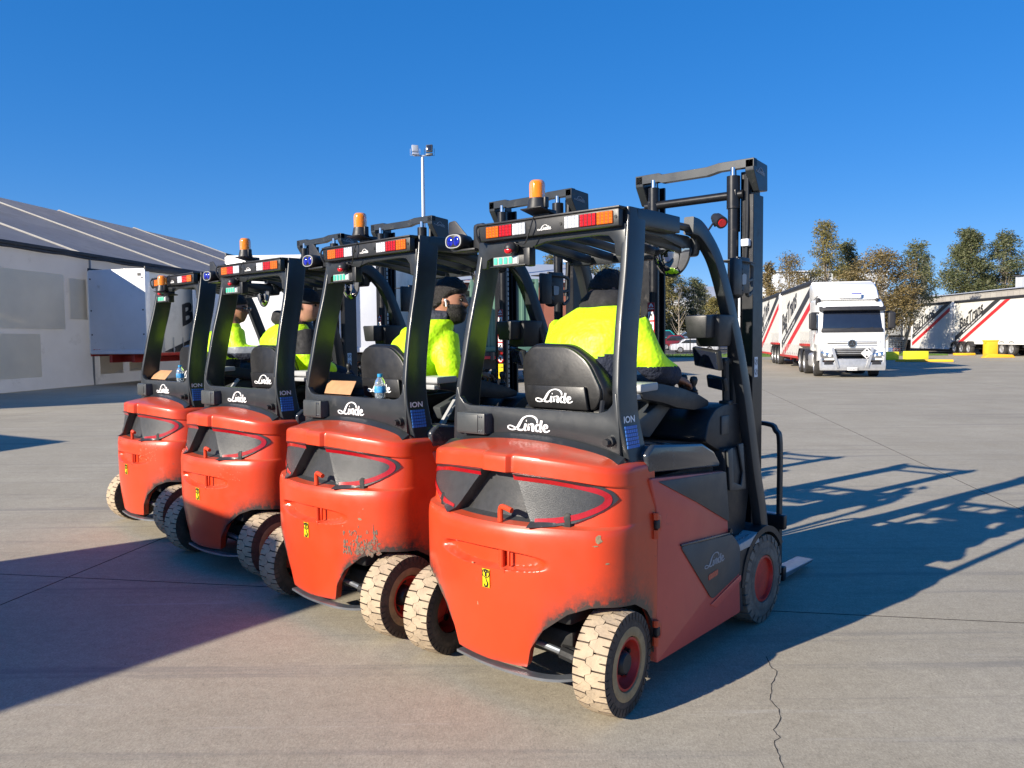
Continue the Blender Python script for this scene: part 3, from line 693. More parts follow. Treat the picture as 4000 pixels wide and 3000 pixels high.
    # dashboard cowl, footwell
    mb = MB(); mb.prism(poly_round([(.70, 1.06), (.74, 1.17), (.82, 1.225), (.93, 1.242), (1.12, 1.232), (1.18, 1.18), (1.12, .98), (1.04, .93), (.85, 1.0)], .03, 3), 'y', -.47, .47, .03, 3); mb.mi = 1; mb.box((.92, -.474, 1.13), (.09, .008, .10), bev=.004); mb.obj('dashboard', [M_blk, M_greyp], F)
    mb = MB(); mb.prism([(.86, 1.01), (.885, .80), (.84, .50), (1.12, .50), (1.19, .80), (1.13, 1.0)], 'y', -.50, .50, .015, 2); mb.prism([(.66, .94), (.76, .56), (.80, .50), (.90, .52), (.86, 1.0)], 'y', -.40, .40, .01); mb.obj('footwell', M_blk, F)
    mb = MB(); mb.prism([(.87, 1.0), (.93, 1.01), (.945, .82), (1.04, .79), (1.06, .86), (1.0, 1.02), (1.06, 1.02), (1.10, .76), (.90, .78)], 'y', -.503, -.515, .004); mb.obj('leg_guard', M_greyp, F)
    mb = MB(); mb.tube([(.80, .17+.125*cos(t), 1.40+.05*sin(t)) if 0 else (.80-.09*sin(t), .17+.13*cos(t), 1.36+.085*sin(t)) for t in [2*pi*k/28 for k in range(28)]]+[(.80, .30, 1.36)], .013, 8)
    mb.mi = 1; mb.tube([(.80, .05, 1.36), (.80, .29, 1.36)], .012, 8); mb.tube([(.80, .17, 1.36), (.87, .17, 1.28)], .012, 8); mb.mi = 0; mb.cyl((.80, .17, 1.37), (.95, .17, 1.20), .035, 12)
    mb.obj('steering_wheel', [M_blk, M_redin], F)
    # instrument post, tablet, small screen, bin, sensor bracket on the right front post
    mb = MB(); mb.cyl((1.0, -.44, 1.22), (.985, -.44, 1.47), .020, 10); mb.box((1.0, -.44, 1.24), (.06, .06, .03), bev=.006); mb.box((1.02, -.43, 1.47), (.12, .05, .035), bev=.012); mb.box((1.0, -.43, 1.34), (.05, .04, .04), bev=.01); mb.obj('screen_post', M_blk, F)
    R1 = Matrix.Rotation(radians(-16), 3, 'Y') @ Matrix.Rotation(radians(-24), 3, 'Z')
    mb = MB(); mb.box((.90, -.38, 1.487), (.030, .215, .110), R1, bev=.010); mb.mi = 1; mb.box(V((.90, -.38, 1.487))+R1 @ V((-.0158, 0, 0)), (.004, .190, .092), R1, bev=.003, seg=1); mb.obj('tablet', [M_blk, M_screen], F)
    mb = MB(); mb.box((.975, -.40, 1.352), (.028, .150, .075), R1, bev=.010); mb.mi = 1; mb.box(V((.975, -.40, 1.352))+R1 @ V((-.0148, 0, 0)), (.004, .120, .058), R1, bev=.002, seg=1); mb.obj('small_screen', [M_blk, M_screen], F)
    mb = MB(); mb.box((.93, -.40, 1.635), (.15, .13, .17), bev=.012, taper=1.25); mb.box((.80, -.39, 1.655), (.10, .11, .12), bev=.01, taper=1.2); mb.obj('document_bin', M_blk, F)
    mb = MB(); mb.box((1.08, -.455, 1.93), (.10, .03, .20), bev=.006); mb.box((1.20, -.44, 1.945), (.16, .012, .20), bev=.003); mb.box((1.18, -.41, 2.02), (.26, .11, .006), bev=.001); mb.cyl((1.14, -.455, 1.96), (1.14, -.47, 1.96), .016, 6); mb.cyl((1.14, -.455, 1.87), (1.14, -.47, 1.87), .016, 6); mb.mi = 1; mb.prism(poly_round([(1.17, 1.89), (1.22, 1.895), (1.225, 1.95), (1.17, 1.955)], .012, 3), 'y', -.447, -.452); mb.mi = 0; mb.sphere((1.20, -.40, 1.85), .05, 12, (1.1, .8, .7)); mb.obj('sensor_bracket', [M_blk, M_silver], F)
    mb = MB(); fr_ = poly_round([(1.30, 1.83), (1.355, 1.86), (1.36, 2.01), (1.27, 2.03), (1.255, 1.92)], .02, 3); mb.tube([(x, -.425, z) for x, z in fr_]+[(fr_[0][0], -.425, fr_[0][1])], .012, 6); mb.tube([(1.26, -.425, 1.94), (1.31, -.425, 1.92), (1.35, -.425, 1.93)], .011, 6); mb.obj('bracket_frame', M_greyp, F)
    # red lamp on the right front corner
    mb = MB(); mb.tube([(.80, -.41, 2.13), (.86, -.43, 2.20), (.90, -.42, 2.19)], .006, 6); mb.cyl((.950, -.405, 2.236), (.915, -.452, 2.205), .031, 16, .033); mb.cyl((.965, -.385, 2.247), (.950, -.405, 2.236), .022, 16); sp = mb.obj('corner_lamp', M_blk, F)
    mb = MB(); mb.cyl((.916, -.451, 2.206), (.912, -.456, 2.2025), .021, 16); mb.obj('corner_lens', M_redl, sp)
    # mast
    mb = MB()
    for s_ in (-1, 1):
        for x0, x1, y0, w in ((1.45, 1.60, .385, .020), (1.45, 1.60, .345, .05)):
            pass
        mb.prism([(1.46, s_*.385), (1.60, s_*.385), (1.60, s_*.315), (1.58, s_*.315), (1.58, s_*.360), (1.48, s_*.360), (1.48, s_*.315), (1.46, s_*.315)], 'z', .10, 2.44, .003, 1)
    mb.cyl((1.44, -.33, 2.44), (1.44, .33, 2.44), .026, 14); mb.box((1.47, 0, .55), (.04, .68, .12), bev=.01)
    for s_ in (-1, 1): mb.prism(poly_round([(1.40, 2.47), (1.47, 2.47), (1.47, 2.22), (1.44, 2.24), (1.42, 2.36)], .01, 2), 'y', s_*.275, s_*.30, .003)
    mb.obj('outer_mast', M_mast, F)
    mb = MB()
    for s_ in (-1, 1): mb.prism([(1.49, s_*.355), (1.62, s_*.355), (1.62, s_*.29), (1.60, s_*.29), (1.60, s_*.335), (1.51, s_*.335), (1.51, s_*.29), (1.49, s_*.29)], 'z', .12, 2.58, .003, 1)
    mb.box((1.56, 0, 1.0), (.04, .62, .10), bev=.01); mb.box((1.56, 0, .35), (.04, .62, .10), bev=.01)
    mb.obj('inner_mast', M_mast, F)
    mb = MB()
    for s_ in (-1, 1): mb.prism(poly_round([(1.425, 2.64), (1.62, 2.625), (1.625, 2.47), (1.50, 2.455), (1.425, 2.57)], .008, 2), 'y', s_*.40, s_*.345, .005, 2)
    mb.prism(poly_round([(.40, 2.64), (.40, 2.585), (.23, 2.585), (.21, 2.575), (-.10, 2.575), (-.18, 2.590), (-.40, 2.590), (-.40, 2.64), (-.18, 2.64), (-.10, 2.628), (.21, 2.628), (.23, 2.64)], .002, 1), 'x', 1.425, 1.47, .005, 2)
    cb = mb.obj('mast_crosshead', M_grey, F, smooth=14)
    mb = MB(); logo(mb, (1.455, -.4005, 2.565), (1, 0, -.12), (0, 0, 1), (0, -1, 0), .125, .0015); mb.obj('mast_lettering', M_greyw, cb)
    mb = MB()
    for s_ in (-1, 1):
        mb.cyl((1.435, s_*.27, .15), (1.435, s_*.27, 2.36), .032, 14); mb.cyl((1.435, s_*.27, 2.36), (1.435, s_*.27, 2.55), .040 if s_ < 0 else .036, 14)
    mb.mi = 1
    for s_ in (-1, 1): mb.cyl((1.435, s_*.27, 2.545), (1.435, s_*.27, 2.60), .018, 12)
    mb.obj('lift_cylinder', [M_mast, M_chrome], F)
    mb = MB()
    for s_ in (-1, 1):
        for k in range(58): mb.box((1.525, s_*.312, .32+k*.037), (.012, .016, .026), bev=0)
        mb.tube([(1.52, s_*.335, .3), (1.52, s_*.335, 2.5)], .008, 6)
    mb.obj('lift_chain', M_steel, F)
    mb = MB(); mb.tube(cat([(1.46, -.345, 2.56), (1.45, -.35, 2.3), (1.45, -.345, 2.1), (1.44, -.335, 1.9)], 5), .011, 8); mb.tube(cat([(1.47, -.33, 2.56), (1.46, -.33, 2.3), (1.46, -.33, 2.1), (1.46, -.31, 1.9)], 5), .009, 8); mb.mi = 1; mb.box((1.45, -.345, 2.155), (.05, .05, .045), bev=.008); mb.obj('hose', [M_blk, M_whl], F)
    # stickers on the mast
    mb = MB(); x, y = 1.402, .270
    mb.mi = 0; mb.box((x-.001, y, 1.655), (.002, .052, .34))
    mb.mi = 1
    for k in range(4): mb.box((x-.003, y, 1.74-k*.065), (.002, .042, .054))
    mb.mi = 2
    for k in range(4): strokes(mb, [[(-.010, -.012, .008), (0, .012, .010), (.010, -.006, .008)], [(-.013, -.02, .004), (.013, -.02, .004)]], (x-.0042, y, 1.74-k*.065), (0, -1, 0), (0, 0, 1), (-1, 0, 0), 1, .0005)
    mb.mi = 1; strokes(mb, [[(-.02, 0, .004), (.02, 0, .004)], [(-.012, .012, .012), (0, .035, .004)], [(.012, .012, .012), (0, .035, .004)]], (x-.0022, y, 1.785), (0, -1, 0), (0, 0, 1), (-1, 0, 0), 1, .0005)
    mb.mi = 0; mb.cyl((x, y, 1.455), (x-.003, y, 1.455), .033, 20); mb.mi = 1; mb.cyl((x-.002, y, 1.455), (x-.004, y, 1.455), .025, 20); mb.mi = 0; mb.box((x-.005, y, 1.455), (.002, .05, .006), Matrix.Rotation(.8, 3, 'X')); mb.mi = 2; mb.box((x-.0045, y, 1.452), (.002, .012, .026))
    mb.obj('warning_sticker', [M_refl, M_white, M_dark], F)
    mb = MB(); mb.box((x-.001, y, 1.36), (.002, .048, .11)); mb.mi = 1
    for z in (1.39, 1.35): strokes(mb, [[(-.018, 0, .005), (.018, 0, .005)], [(.010, .007, .004), (.02, 0, .004), (.010, -.007, .004)], [(-.012, -.014, .003), (.012, -.014, .003)]], (x-.0022, y, z), (0, -1, 0), (0, 0, 1), (-1, 0, 0), 1, .0005)
    mb.obj('yellow_mast_sticker', [M_yel, M_dark], F)
    mb = MB(); yy_ = -.387; mb.box((1.505, yy_, 1.42), (.045, .002, .12)); mb.mi = 1
    for z in (1.45, 1.39):
        strokes(mb, [[(.018*cos(t), .018*sin(t), .003) for t in [i*pi/6 for i in range(13)]], [(-.012, -.012, .003), (.012, .012, .003)], [(-.002, -.010, .006), (.002, .010, .006)]], (1.505, yy_-.0012, z), (1, 0, 0), (0, 0, 1), (0, -1, 0), 1, .0005)
    mb.obj('pinch_sticker', [M_white, M_dark], F)
    # carriage, load backrest, forks
    mb = MB(); mb.tube(cat([(1.72, -.45, .08), (1.72, -.45, .50), (1.72, -.45, .94), (1.72, -.425, 1.02), (1.72, -.36, 1.06), (1.72, 0, 1.065), (1.72, .36, 1.06), (1.72, .425, 1.02), (1.72, .45, .94), (1.72, .45, .50), (1.72, .45, .08)], 4), 1, sec=poly_round([(-.022, -.012), (.022, -.012), (.022, .012), (-.022, .012)], .004, 1), up=(1, 0, 0))
    for y in (-.29, -.10, .10, .29): mb.box((1.72, y, .76), (.018, .022, .60), bev=.003)
    mb.obj('load_backrest', M_blk, F)
    mb = MB(); mb.box((1.70, 0, .46), (.05, 1.0, .09), bev=.01); mb.box((1.70, 0, .14), (.05, 1.0, .09), bev=.01); mb.box((1.68, 0, .30), (.06, .45, .34), bev=.01); mb.box((1.66, -.36, .32), (.10, .05, .30), bev=.01); mb.box((1.66, .36, .32), (.10, .05, .30), bev=.01); mb.obj('carriage', M_mast, F)
    for s_ in (-1, 1):
        mb = MB(); mb.prism([(1.735, .50), (1.735, .05), (1.76, .042), (2.36, .048), (2.41, .055), (2.41, .062), (1.80, .083), (1.775, .11), (1.77, .50)], 'y', s_*.30, s_*.415, .006, 2); mb.obj('fork', M_steel, F)
    return F
# ------------------------------------------------------------------ ground
def concrete(name, base, joints=False):
    m = bpy.data.materials.new(name); m.use_nodes = True; n, l = m.node_tree.nodes, m.node_tree.links; p = n['Principled BSDF']
    tc = n.new('ShaderNodeTexCoord')
    def nz(sc_, det=5., ro=.65, st=None):
        x = n.new('ShaderNodeTexNoise'); x.inputs['Scale'].default_value = sc_; x.inputs['Detail'].default_value = det; x.inputs['Roughness'].default_value = ro
        if st:
            mp = n.new('ShaderNodeMapping'); mp.inputs['Scale'].default_value = st; mp.inputs['Rotation'].default_value = (0, 0, st[3] if len(st) > 3 else 0) if False else (0, 0, 0); l.new(tc.outputs['Object'], mp.inputs[0]); l.new(mp.outputs[0], x.inputs['Vector'])
        else: l.new(tc.outputs['Object'], x.inputs['Vector'])
        return x.outputs['Fac']
    def mr(s, a, b, c, d):
        x = n.new('ShaderNodeMapRange'); x.inputs[1].default_value = a; x.inputs[2].default_value = b; x.inputs[3].default_value = c; x.inputs[4].default_value = d; l.new(s, x.inputs[0]); return x.outputs[0]
    def mul(c, f):
        x = n.new('ShaderNodeVectorMath'); x.operation = 'SCALE'; l.new(c, x.inputs[0]); l.new(f, x.inputs['Scale']); return x.outputs[0]
    def mix(f, a, b):
        x = n.new('ShaderNodeMix'); x.data_type = 'RGBA'; l.new(f, x.inputs[0])
        for s, v in ((6, a), (7, b)):
            if isinstance(v, tuple): x.inputs[s].default_value = (*v, 1)
            else: l.new(v, x.inputs[s])
        return x.outputs[2]
    c = mix(mr(nz(.35), .35, .65, 0, 1), tuple(v*.90 for v in base), tuple(v*1.07 for v in base))
    c = mix(mr(nz(1.1, 6., .7), .40, .70, 0, .55), c, (base[0]*.80, base[1]*.78, base[2]*.74))
    c = mix(mr(nz(2.2, 8., .8, (1, .35, 1)), .62, .74, 0, .55), c, (.14, .13, .12))           # oil and wear stains
    c = mix(mr(nz(9., 6., .7), .66, .74, 0, .5), c, (.17, .15, .13))
    c = mul(c, mr(nz(55., 4., .8, (1.6, .7, 1)), .30, .72, .78, 1.18)); c = mul(c, mr(nz(14., 5., .75), .30, .70, .88, 1.10))                          # scuffs
    c = mul(c, mr(nz(150., 3., .75, (1., .6, 1)), .30, .70, .78, 1.20))                                        # sand grain
    c = mix(mr(nz(60., 3., .9, (1, .40, 1)), .64, .68, 0, .62), c, (.10, .09, .08))
    c = mix(mr(nz(3., 7., .75, (.12, 2.2, 1)), .60, .68, 0, .30), c, (.52, .49, .44))           # tyre sweeps
    c = mix(mr(nz(1.6, 7., .75, (.10, 2.6, 1)), .54, .66, 0, .45), c, (.16, .155, .15))
    l.new(c, p.inputs['Base Color']); p.inputs['Roughness'].default_value = .88; p.inputs['Specular IOR Level'].default_value = .25
    b = n.new('ShaderNodeBump'); b.inputs['Strength'].default_value = .35; b.inputs['Distance'].default_value = .004; l.new(nz(180., 4., .8), b.inputs['Height']); l.new(b.outputs[0], p.inputs['Normal'])
    return m
M_conc = concrete('yard_concrete', (.395, .355, .275))
M_joint = mat('dark_joint', (.03, .027, .025), .95, var=.2, vs=6)
mb = MB(); mb.poly([(-900, -300, -.02), (900, -300, -.02), (900, 1500, -.02), (-900, 1500, -.02)])
ground = tag(mb.obj('ground', M_joint, smooth=0), kind='structure', label='grey concrete yard with dark slab joints')
us = [-60, -46, -30, -14.05, -3.94, 3.33, 10.7, 18.2, 33, 48, 66, 90, 130]; vs_ = [-30, -10, 4.72, 33, 60, 95, 140]
rot = Matrix.Rotation(-radians(10), 4, 'Z'); g = .0055
for i in range(len(us)-1):
    for j in range(len(vs_)-1):
        mb = MB(); mb.prism([(us[i]+g, vs_[j]+g), (us[i+1]-g, vs_[j]+g), (us[i+1]-g, vs_[j+1]-g), (us[i]+g, vs_[j+1]-g)], 'z', -.019, 0)
        for v in mb.b.verts: v.co = rot @ v.co
        mb.b.normal_update()
        for f in mb.b.faces: f.material_index = 0 if abs(f.normal.z) > .5 else 1
        mb.obj('concrete_slab', [M_conc, M_joint], ground, smooth=0)
# jagged crack in the foreground slab
cp = [(2995, 2565), (3005, 2592), (3018, 2610), (3033, 2623), (3032, 2640), (3022, 2658), (3013, 2672), (3012, 2690), (3016, 2708), (3006, 2722), (3013, 2742), (3030, 2758), (3044, 2772), (3043, 2790), (3049, 2805), (3040, 2822), (3032, 2838), (3024, 2852), (3036, 2870), (3046, 2880), (3024, 2896), (3028, 2915), (3040, 2940), (3050, 2965), (3054, 2990), (3070, 3010)]
mb = MB(); L, R = [], []
rr = random.Random(3)
W = [gp(*p) for p in cp]; P = []
for a, b in zip(W, W[1:]):
    for t in (0, .5): P.append(a.lerp(b, t)+Vector((rr.uniform(-.004, .004), rr.uniform(-.004, .004), 0)))
for i, q in enumerate(P):
    d = (P[min(i+1, len(P)-1)]-P[max(0, i-1)]).normalized(); n_ = Vector((-d.y, d.x, 0))*rr.uniform(.0010, .0028); L.append(q+n_+Vector((0, 0, .001))); R.append(q-n_+Vector((0, 0, .001)))
mb.rings([L, R], cap=False, closed=False); mb.obj('crack', M_joint, ground, smooth=0)
M_marky = mat('yellow_line_paint', (.62, .36, .05), .8, var=.25, vs=2, dirt=((.33, .30, .26), .8, 3., .5))
M_markw = mat('white_line_paint', (.62, .62, .60), .8, var=.2, vs=2, dirt=((.36, .33, .29), .9, 2., .48))
def line(pts, w, m, name):
    mb = MB(); P = [gp(*p) for p in pts]
    for a, b in zip(P, P[1:]):
        d = (b-a).normalized(); n_ = Vector((-d.y, d.x, 0))*w/2; z = Vector((0, 0, .004)); mb.poly([a-n_+z, b-n_+z, b+n_+z, a+n_+z])
    tag(mb.obj(name, m, smooth=0), kind='structure')
line([(3445, 1432), (3640, 1448), (3780, 1449)], .12, M_markw, 'road_marking'); line([(3380, 1465), (3460, 1472)], .1, M_markw, 'road_marking')
line([(3850, 1408), (4050, 1414)], .15, M_marky, 'road_marking'); line([(3560, 1430), (4050, 1436)], .08, M_markw, 'road_marking')

# ------------------------------------------------------------------ big tent warehouse
M_pvc = mat('grey_tent_fabric', (.42, .40, .40), .6, transl=.45, var=.08, vs=.6, bump=.15, bs=2.5, dirt=((.34, .32, .31), .6, 1.2, .5), var2=((.46, .44, .43), .4))
M_pvcs = mat('sheer_white_tent_fabric', (.86, .84, .80), .6, transl=.75, var=.05, vs=.6)
M_pvcw = mat('dirty_white_wall_fabric', (.74, .73, .72), .55, transl=.6, var=.08, vs=.5, bump=.25, bs=1.6, dirt=((.36, .34, .32), .5, .9, .58))
M_pvcb = mat('cream_sunlit_wall_tone', (.90, .84, .72), .6, transl=.5, var=.06, vs=.8, bump=.2, bs=2.)  # cream tone painted in for sunlight glowing through the wall
M_rib = mat('pale_keder_strip', (.24, .235, .23), .5, var=.1)
M_dk = mat('black_gutter', (.02, .02, .022), .6, var=.2)
T0 = Vector((-17.2, 21.6, 0)); TA = math.atan2(.99, .123)      # wall direction
tent = thing('tent_warehouse', 'long grey fabric tent warehouse with pitched roof and dirty white wall', 'tent', T0, TA)
ZE, ZR, HW = 4.92, 9.25, 11.8; BAY = 7.25; X0, X1 = -BAY*1, BAY*5.2     # local x along the wall, y left (away from the yard)
nb = 6; xs = [X0+BAY*.42+BAY*i for i in range(nb+1)]; xs = [1.5-BAY+BAY*i for i in range(7)]
rz = random.Random(5)
for i in range(len(xs)-1):
    a, b = xs[i], xs[i+1]
    mb = MB()
    def rf(u, v, a=a, b=b): return Vector((a+(b-a)*u, HW*v, ZE+(ZR-ZE)*v-.10*sin(pi*u)*sin(pi*v)))
    mb.grid(6, 8, rf); mb.obj('roof_panel', M_pvc, tent, smooth=60); mb = MB(); mb.grid(6, 8, lambda u, v: Vector((a+(b-a)*u, 2*HW-HW*v, ZE+(ZR-ZE)*v))); mb.obj('roof_panel', M_pvcs, tent, smooth=60)
    mb = MB(); mb.grid(28, 16, lambda u, v: Vector((a+(b-a)*u, .05*sin(u*pi*3+i)*sin(v*pi)*(1-v)+.03*noise.noise(Vector((u*9+i*3, v*7, 0)))+(-.10*(1-v*6) if v < .16 else 0), ZE*v+.02))); mb.obj('wall_panel', M_pvcw, tent, smooth=60)
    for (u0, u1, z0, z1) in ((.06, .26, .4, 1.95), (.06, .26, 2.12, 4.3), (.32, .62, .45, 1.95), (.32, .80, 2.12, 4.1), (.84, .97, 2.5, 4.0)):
        mb = MB(); mb.box((a+BAY*(u0+u1)/2, -.055, (z0+z1)/2), (BAY*(u1-u0), .004, z1-z0)); mb.obj('painted_sun_patch', M_pvcb, tent)  # sunlit areas put in as cream sheets; gaps stand for frame shadows
for x in xs:
    mb = MB(); mb.tube([(x, -.02, ZE+.03), (x, HW, ZR+.05), (x, 2*HW, ZE+.03)], 1, sec=[(-.035, -.05), (.035, -.05), (.035, .05), (-.035, .05)], up=(0, 0, 1)); mb.obj('roof_strip', M_rib, tent)
    mb = MB(); mb.box((x, -.09, ZE/2), (.06, .06, ZE), bev=.01); mb.obj('wall_batten', M_rib, tent)
mb = MB(); mb.box(((xs[0]+xs[-1])/2, -.10, ZE+.03), (xs[-1]-xs[0]+.3, .18, .12), bev=.01); mb.tube([(x, -.12+.03*sin(x*3), ZE-.06-.03*abs(sin(x*1.3))) for x in [xs[0]+k*.5 for k in range(int((xs[-1]-xs[0])/.5))]], .06, 6); mb.obj('eave_gutter', M_dk, tent)
for x in (xs[0], xs[-1]):
    mb = MB(); mb.prism([(0.02, 0), (2*HW-.02, 0), (2*HW-.02, ZE), (HW, ZR-.05), (0.02, ZE)], 'x', x, x+.06); mb.obj('gable_wall', M_pvcw, tent, smooth=0)
mb = MB(); mb.box((-.9, -.10, 1.75), (.30, .02, .16)); mb.obj('green_tag', mat('green_tag', (.02, .35, .12), .5), tent)

# ------------------------------------------------------------------ trailers
M_curt = mat('white_curtain', (.66, .65, .60), .5, var=.05, vs=.9, bump=.10, bs=3., dirt=((.42, .40, .36), .35, 1.3, .55))
M_curtg = mat('pale_grey_panel_paint', (.58, .60, .65), .45, var=.05, vs=1., dirt=((.30, .28, .26), .5, 2.2, .62))
M_tw = mat('white_truck_paint', (.78, .78, .77), .28, var=.03, vs=2, coat=.3)
M_tk = mat('trailer_black', (.022, .022, .025), .5, var=.2)
M_tred = mat('trailer_red_steel', (.42, .03, .022), .5, var=.2, vs=4)
M_print_k = mat('black_print', (.035, .036, .040), .5, var=.08, vs=2)
M_print_r = mat('red_print', (.56, .025, .03), .5, var=.08, vs=2)
M_tyk = mat('truck_tyre', (.035, .033, .032), .8, var=.3, vs=8, dirt=((.12, .11, .10), .5, 6., .55))
M_alu = mat('dull_aluminium', (.50, .50, .50), .4, metal=.6, var=.15, vs=6)
M_ora = mat('orange_marker', (.85, .25, .03), .4, var=.05)
def truck_wheel(parent, c, R=.50, W=.28, side=1, name='wheel'):
    w = bpy.data.objects.new(name, None); COL.objects.link(w); w.parent = parent; w.location = c
    mb = MB(); h = W/2; mb.lathe([(.29, -h), (.42, -h), (R-.02, -h*.95), (R, -h*.7), (R, h*.7), (R-.02, h*.95), (.42, h), (.29, h)], seg=26); mb.obj('tyre', M_tyk, w)
    mb = MB(); s = side; mb.lathe([(.29, -h), (.29, s*h), (.26, s*h), (.24, s*(h-.05)), (.15, s*(h-.09)), (.12, s*(h-.02)), (0, s*(h-.01))], seg=20); mb.obj('rim', M_alu, w)
    return w
def trailer(label, A, az, L, ztop=4.3, zf=1.15, W=2.5, drop=None, wheels=(), text_side=None, slope=.34, tsize=1.3, t0=.3, end_num=None, group=None, mat_end=None, stripe0=.8, open_rail=True, buckles=True, fit=4.6, toff=.80, tslope=None):
    """A: ground point of the near corner on the left side; local x runs away from the viewer along the body, y = 0 the left side, body towards -y. drop: (x0, x1, z) lower deck"""
    az = radians(az); T = thing('trailer', label, 'trailer', A, pi/2-az, group)
    V = Vector; ts = slope if tslope is None else tslope
    zlow = drop[2] if drop else zf
    mb = MB(); prof = [(0, zf), (0, ztop), (L, ztop), (L, zf)]
    if drop: prof = [(0, zf), (0, ztop), (L, ztop), (L, zlow), (drop[0], zlow), (drop[0], zf)]
    mb.prism(prof, 'y', -.03, -W+.03); mb.obj('curtain_side', M_curt, T, smooth=0)
    mb = MB(); mb.box((.05, -W/2, (zf+ztop)/2), (.14, W+.02, ztop-zf+.04), bev=.03); mb.obj('end_wall', mat_end or M_curtg, T)
    for k, y in enumerate((.005, -W-.005)):
        mb = MB(); mb.box((.10, y, (zf+ztop)/2), (.26, .05, ztop-zf), bev=.02); mb.obj('corner_post', M_tw, T); mb = MB(); mb.box((L-.10, y, (zlow+ztop)/2), (.2, .05, ztop-zlow), bev=.02); mb.obj('corner_post', M_tw, T)
        mb = MB(); mb.box((L/2, y, ztop+.02), (L, .07, .20), bev=.02); mb.obj('roof_rail', M_tk, T)
        mb = MB(); mb.box((L/2 if not drop else drop[0]/2, y*1.0, zf-.05), (L if not drop else drop[0], .06, .12), bev=.01)
        if drop: mb.box(((L+drop[0])/2, y, zlow-.05), (L-drop[0], .06, .12), bev=.01)
        mb.obj('side_rail', M_tred if open_rail else M_tw, T)
        mb = MB(); n = int(L/.55) if buckles else 0
        for i in range(n):
            x = .35+i*.55; zb = zlow if (drop and x > drop[0]) else zf
            mb.box((x, y+(.02 if k == 0 else -.02), zb+.28), (.035, .02, .60)); mb.box((x, y+(.03 if k == 0 else -.03), zb+.12), (.06, .03, .10))
        if n: tag(mb.obj('curtain_buckles', M_alu, T), kind='stuff')
        else: mb.b.free()
    mb = MB(); mb.box((L/2, -W/2, ztop+.01), (L, W, .06), bev=.02); mb.obj('roof', M_tw, T)
    mb = MB()
    for y in (-.75, -W+.75): mb.box((L/2, y, zlow-.20), (L-.3, .12, .30))
    mb.box((.8, -W/2, zf-.22), (.12, W-.3, .25)); mb.obj('chassis_rail', M_tred if open_rail else M_tk, T)
    for x in wheels:
        for y, s in ((-.16, 1), (-W+.16, -1)): truck_wheel(T, (x, y, .5), side=s)
        mb = MB(); mb.cyl((x, -.3, .5), (x, -W+.3, .5), .08, 8); mb.obj('axle', M_tk, T)
        for y in (-.16, -W+.16):
            mb = MB(); mb.rings([[V((x+r*cos(a), y+yy, .5+r*sin(a))) for r, yy in ((.55, -.17), (.575, -.17), (.575, .17), (.55, .17))] for a in [.25+2.6*k/8 for k in range(9)]]); mb.obj('mudguard', M_tk, T)
    if not wheels:
        mb = MB(); 
        for y in (-.5, -W+.5): mb.box((L*.82, y, zf/2-.05), (.14, .14, zf-.2)); mb.box((L*.82, y, .03), (.35, .35, .04))
        mb.tube([(L*.82, -.5, .3), (L*.72, -.5, zf-.1)], .04, 6); mb.obj('landing_leg', M_tk, T)
    if text_side:
        y, U, N = (.0-.026, (-1, 0, 0), (0, 1, 0)) if text_side == 'L' else (-W+.026, (1, 0, 0), (0, -1, 0))
        x0 = L if text_side == 'L' else 0; V_ = (0, 0, 1)
        def band(off, w, m, name):
            mb = MB(); pts = []
            uu = [0, L]
            def cl(u, z): return (u, z)
            poly = []
            for e in (0, 1):
                us_ = [k*L/40 for k in range(41)]
                if e: us_ = us_[::-1]
                for u in us_:
                    z = stripe0+slope*u+off+(w if e else 0); zb = zlow if (drop and (L-u if text_side == 'L' else u) > drop[0]) else zf
                    poly.append((u, max(zb+.02, min(ztop-.10, z))))
            # quads between lower and upper
            lo, hi = poly[:41], poly[41:][::-1]
            O = V((x0, y, 0)); U_ = V(U); N_ = V(N)
            def M(p, h): return O+U_*p[0]+V((0, 0, p[1]))+N_*h
            for (a, b, c, d) in zip(lo, lo[1:], hi[1:], hi):
                if (d[1]-a[1]) < .01 and (c[1]-b[1]) < .01: continue
                mb.poly([M(a, .004), M(b, .004), M(c, .004), M(d, .004)])
            mb.obj(name, m, T, smooth=0)
        band(0, .42, M_print_k, 'black_stripe'); band(-.62, .34, M_print_r, 'red_stripe')
        mb = MB(); text(mb, 'BagTrans', V((x0, y, 0))+V(U)*t0+V((0, 0, stripe0+slope*t0+toff)), U, V_, N, tsize, .004, ysh=ts, bold=.035, fit=fit); mb.obj('lettering', M_print_k, T, smooth=0)
        mb = MB(); text(mb, 'we deliver, door to door', V((x0, y, 0))+V(U)*(t0+.5)+V((0, 0, stripe0+slope*(t0+.5)+.13)), U, V_, N, tsize*.19, .008, ysh=slope, bold=.02, fit=fit*.8); mb.obj('small_lettering', M_white, T, smooth=0)
    if end_num:
        mb = MB(); text(mb, end_num, (-.022, -.12, zf+.04), (0, -1, 0), (0, 0, 1), (-1, 0, 0), .17, .003, bold=.03); mb.obj('end_number', M_print_r, T, smooth=0)
    mb = MB()
    for y in (-.1, -W+.1):
        for z in (zf+.7, zf+1.6, ztop-.3): mb.cyl((-.02, y, z), (-.035, y, z), .03, 8)
    mb.box((-.025, -W+.22, ztop-.18), (.02, .14, .10)); mb.obj('end_fittings', M_tk, T)
    mb = MB(); mb.box((-.03, -W/2, zf+.05), (.04, W-.05, .16), bev=.02); mb.obj('end_bumper', M_curtg, T)
    return T
trailer('white curtain trailer beside the tent wall, red number 0111 at its lower corner', (-15.86, 29.8, 0), 15, 9.0, 4.3, 1.22, text_side='R', slope=.30, stripe0=.55, tsize=1.15, t0=2.0, toff=1.1, fit=4.6, open_rail=True, end_num='0111', wheels=(6.8, 7.9))
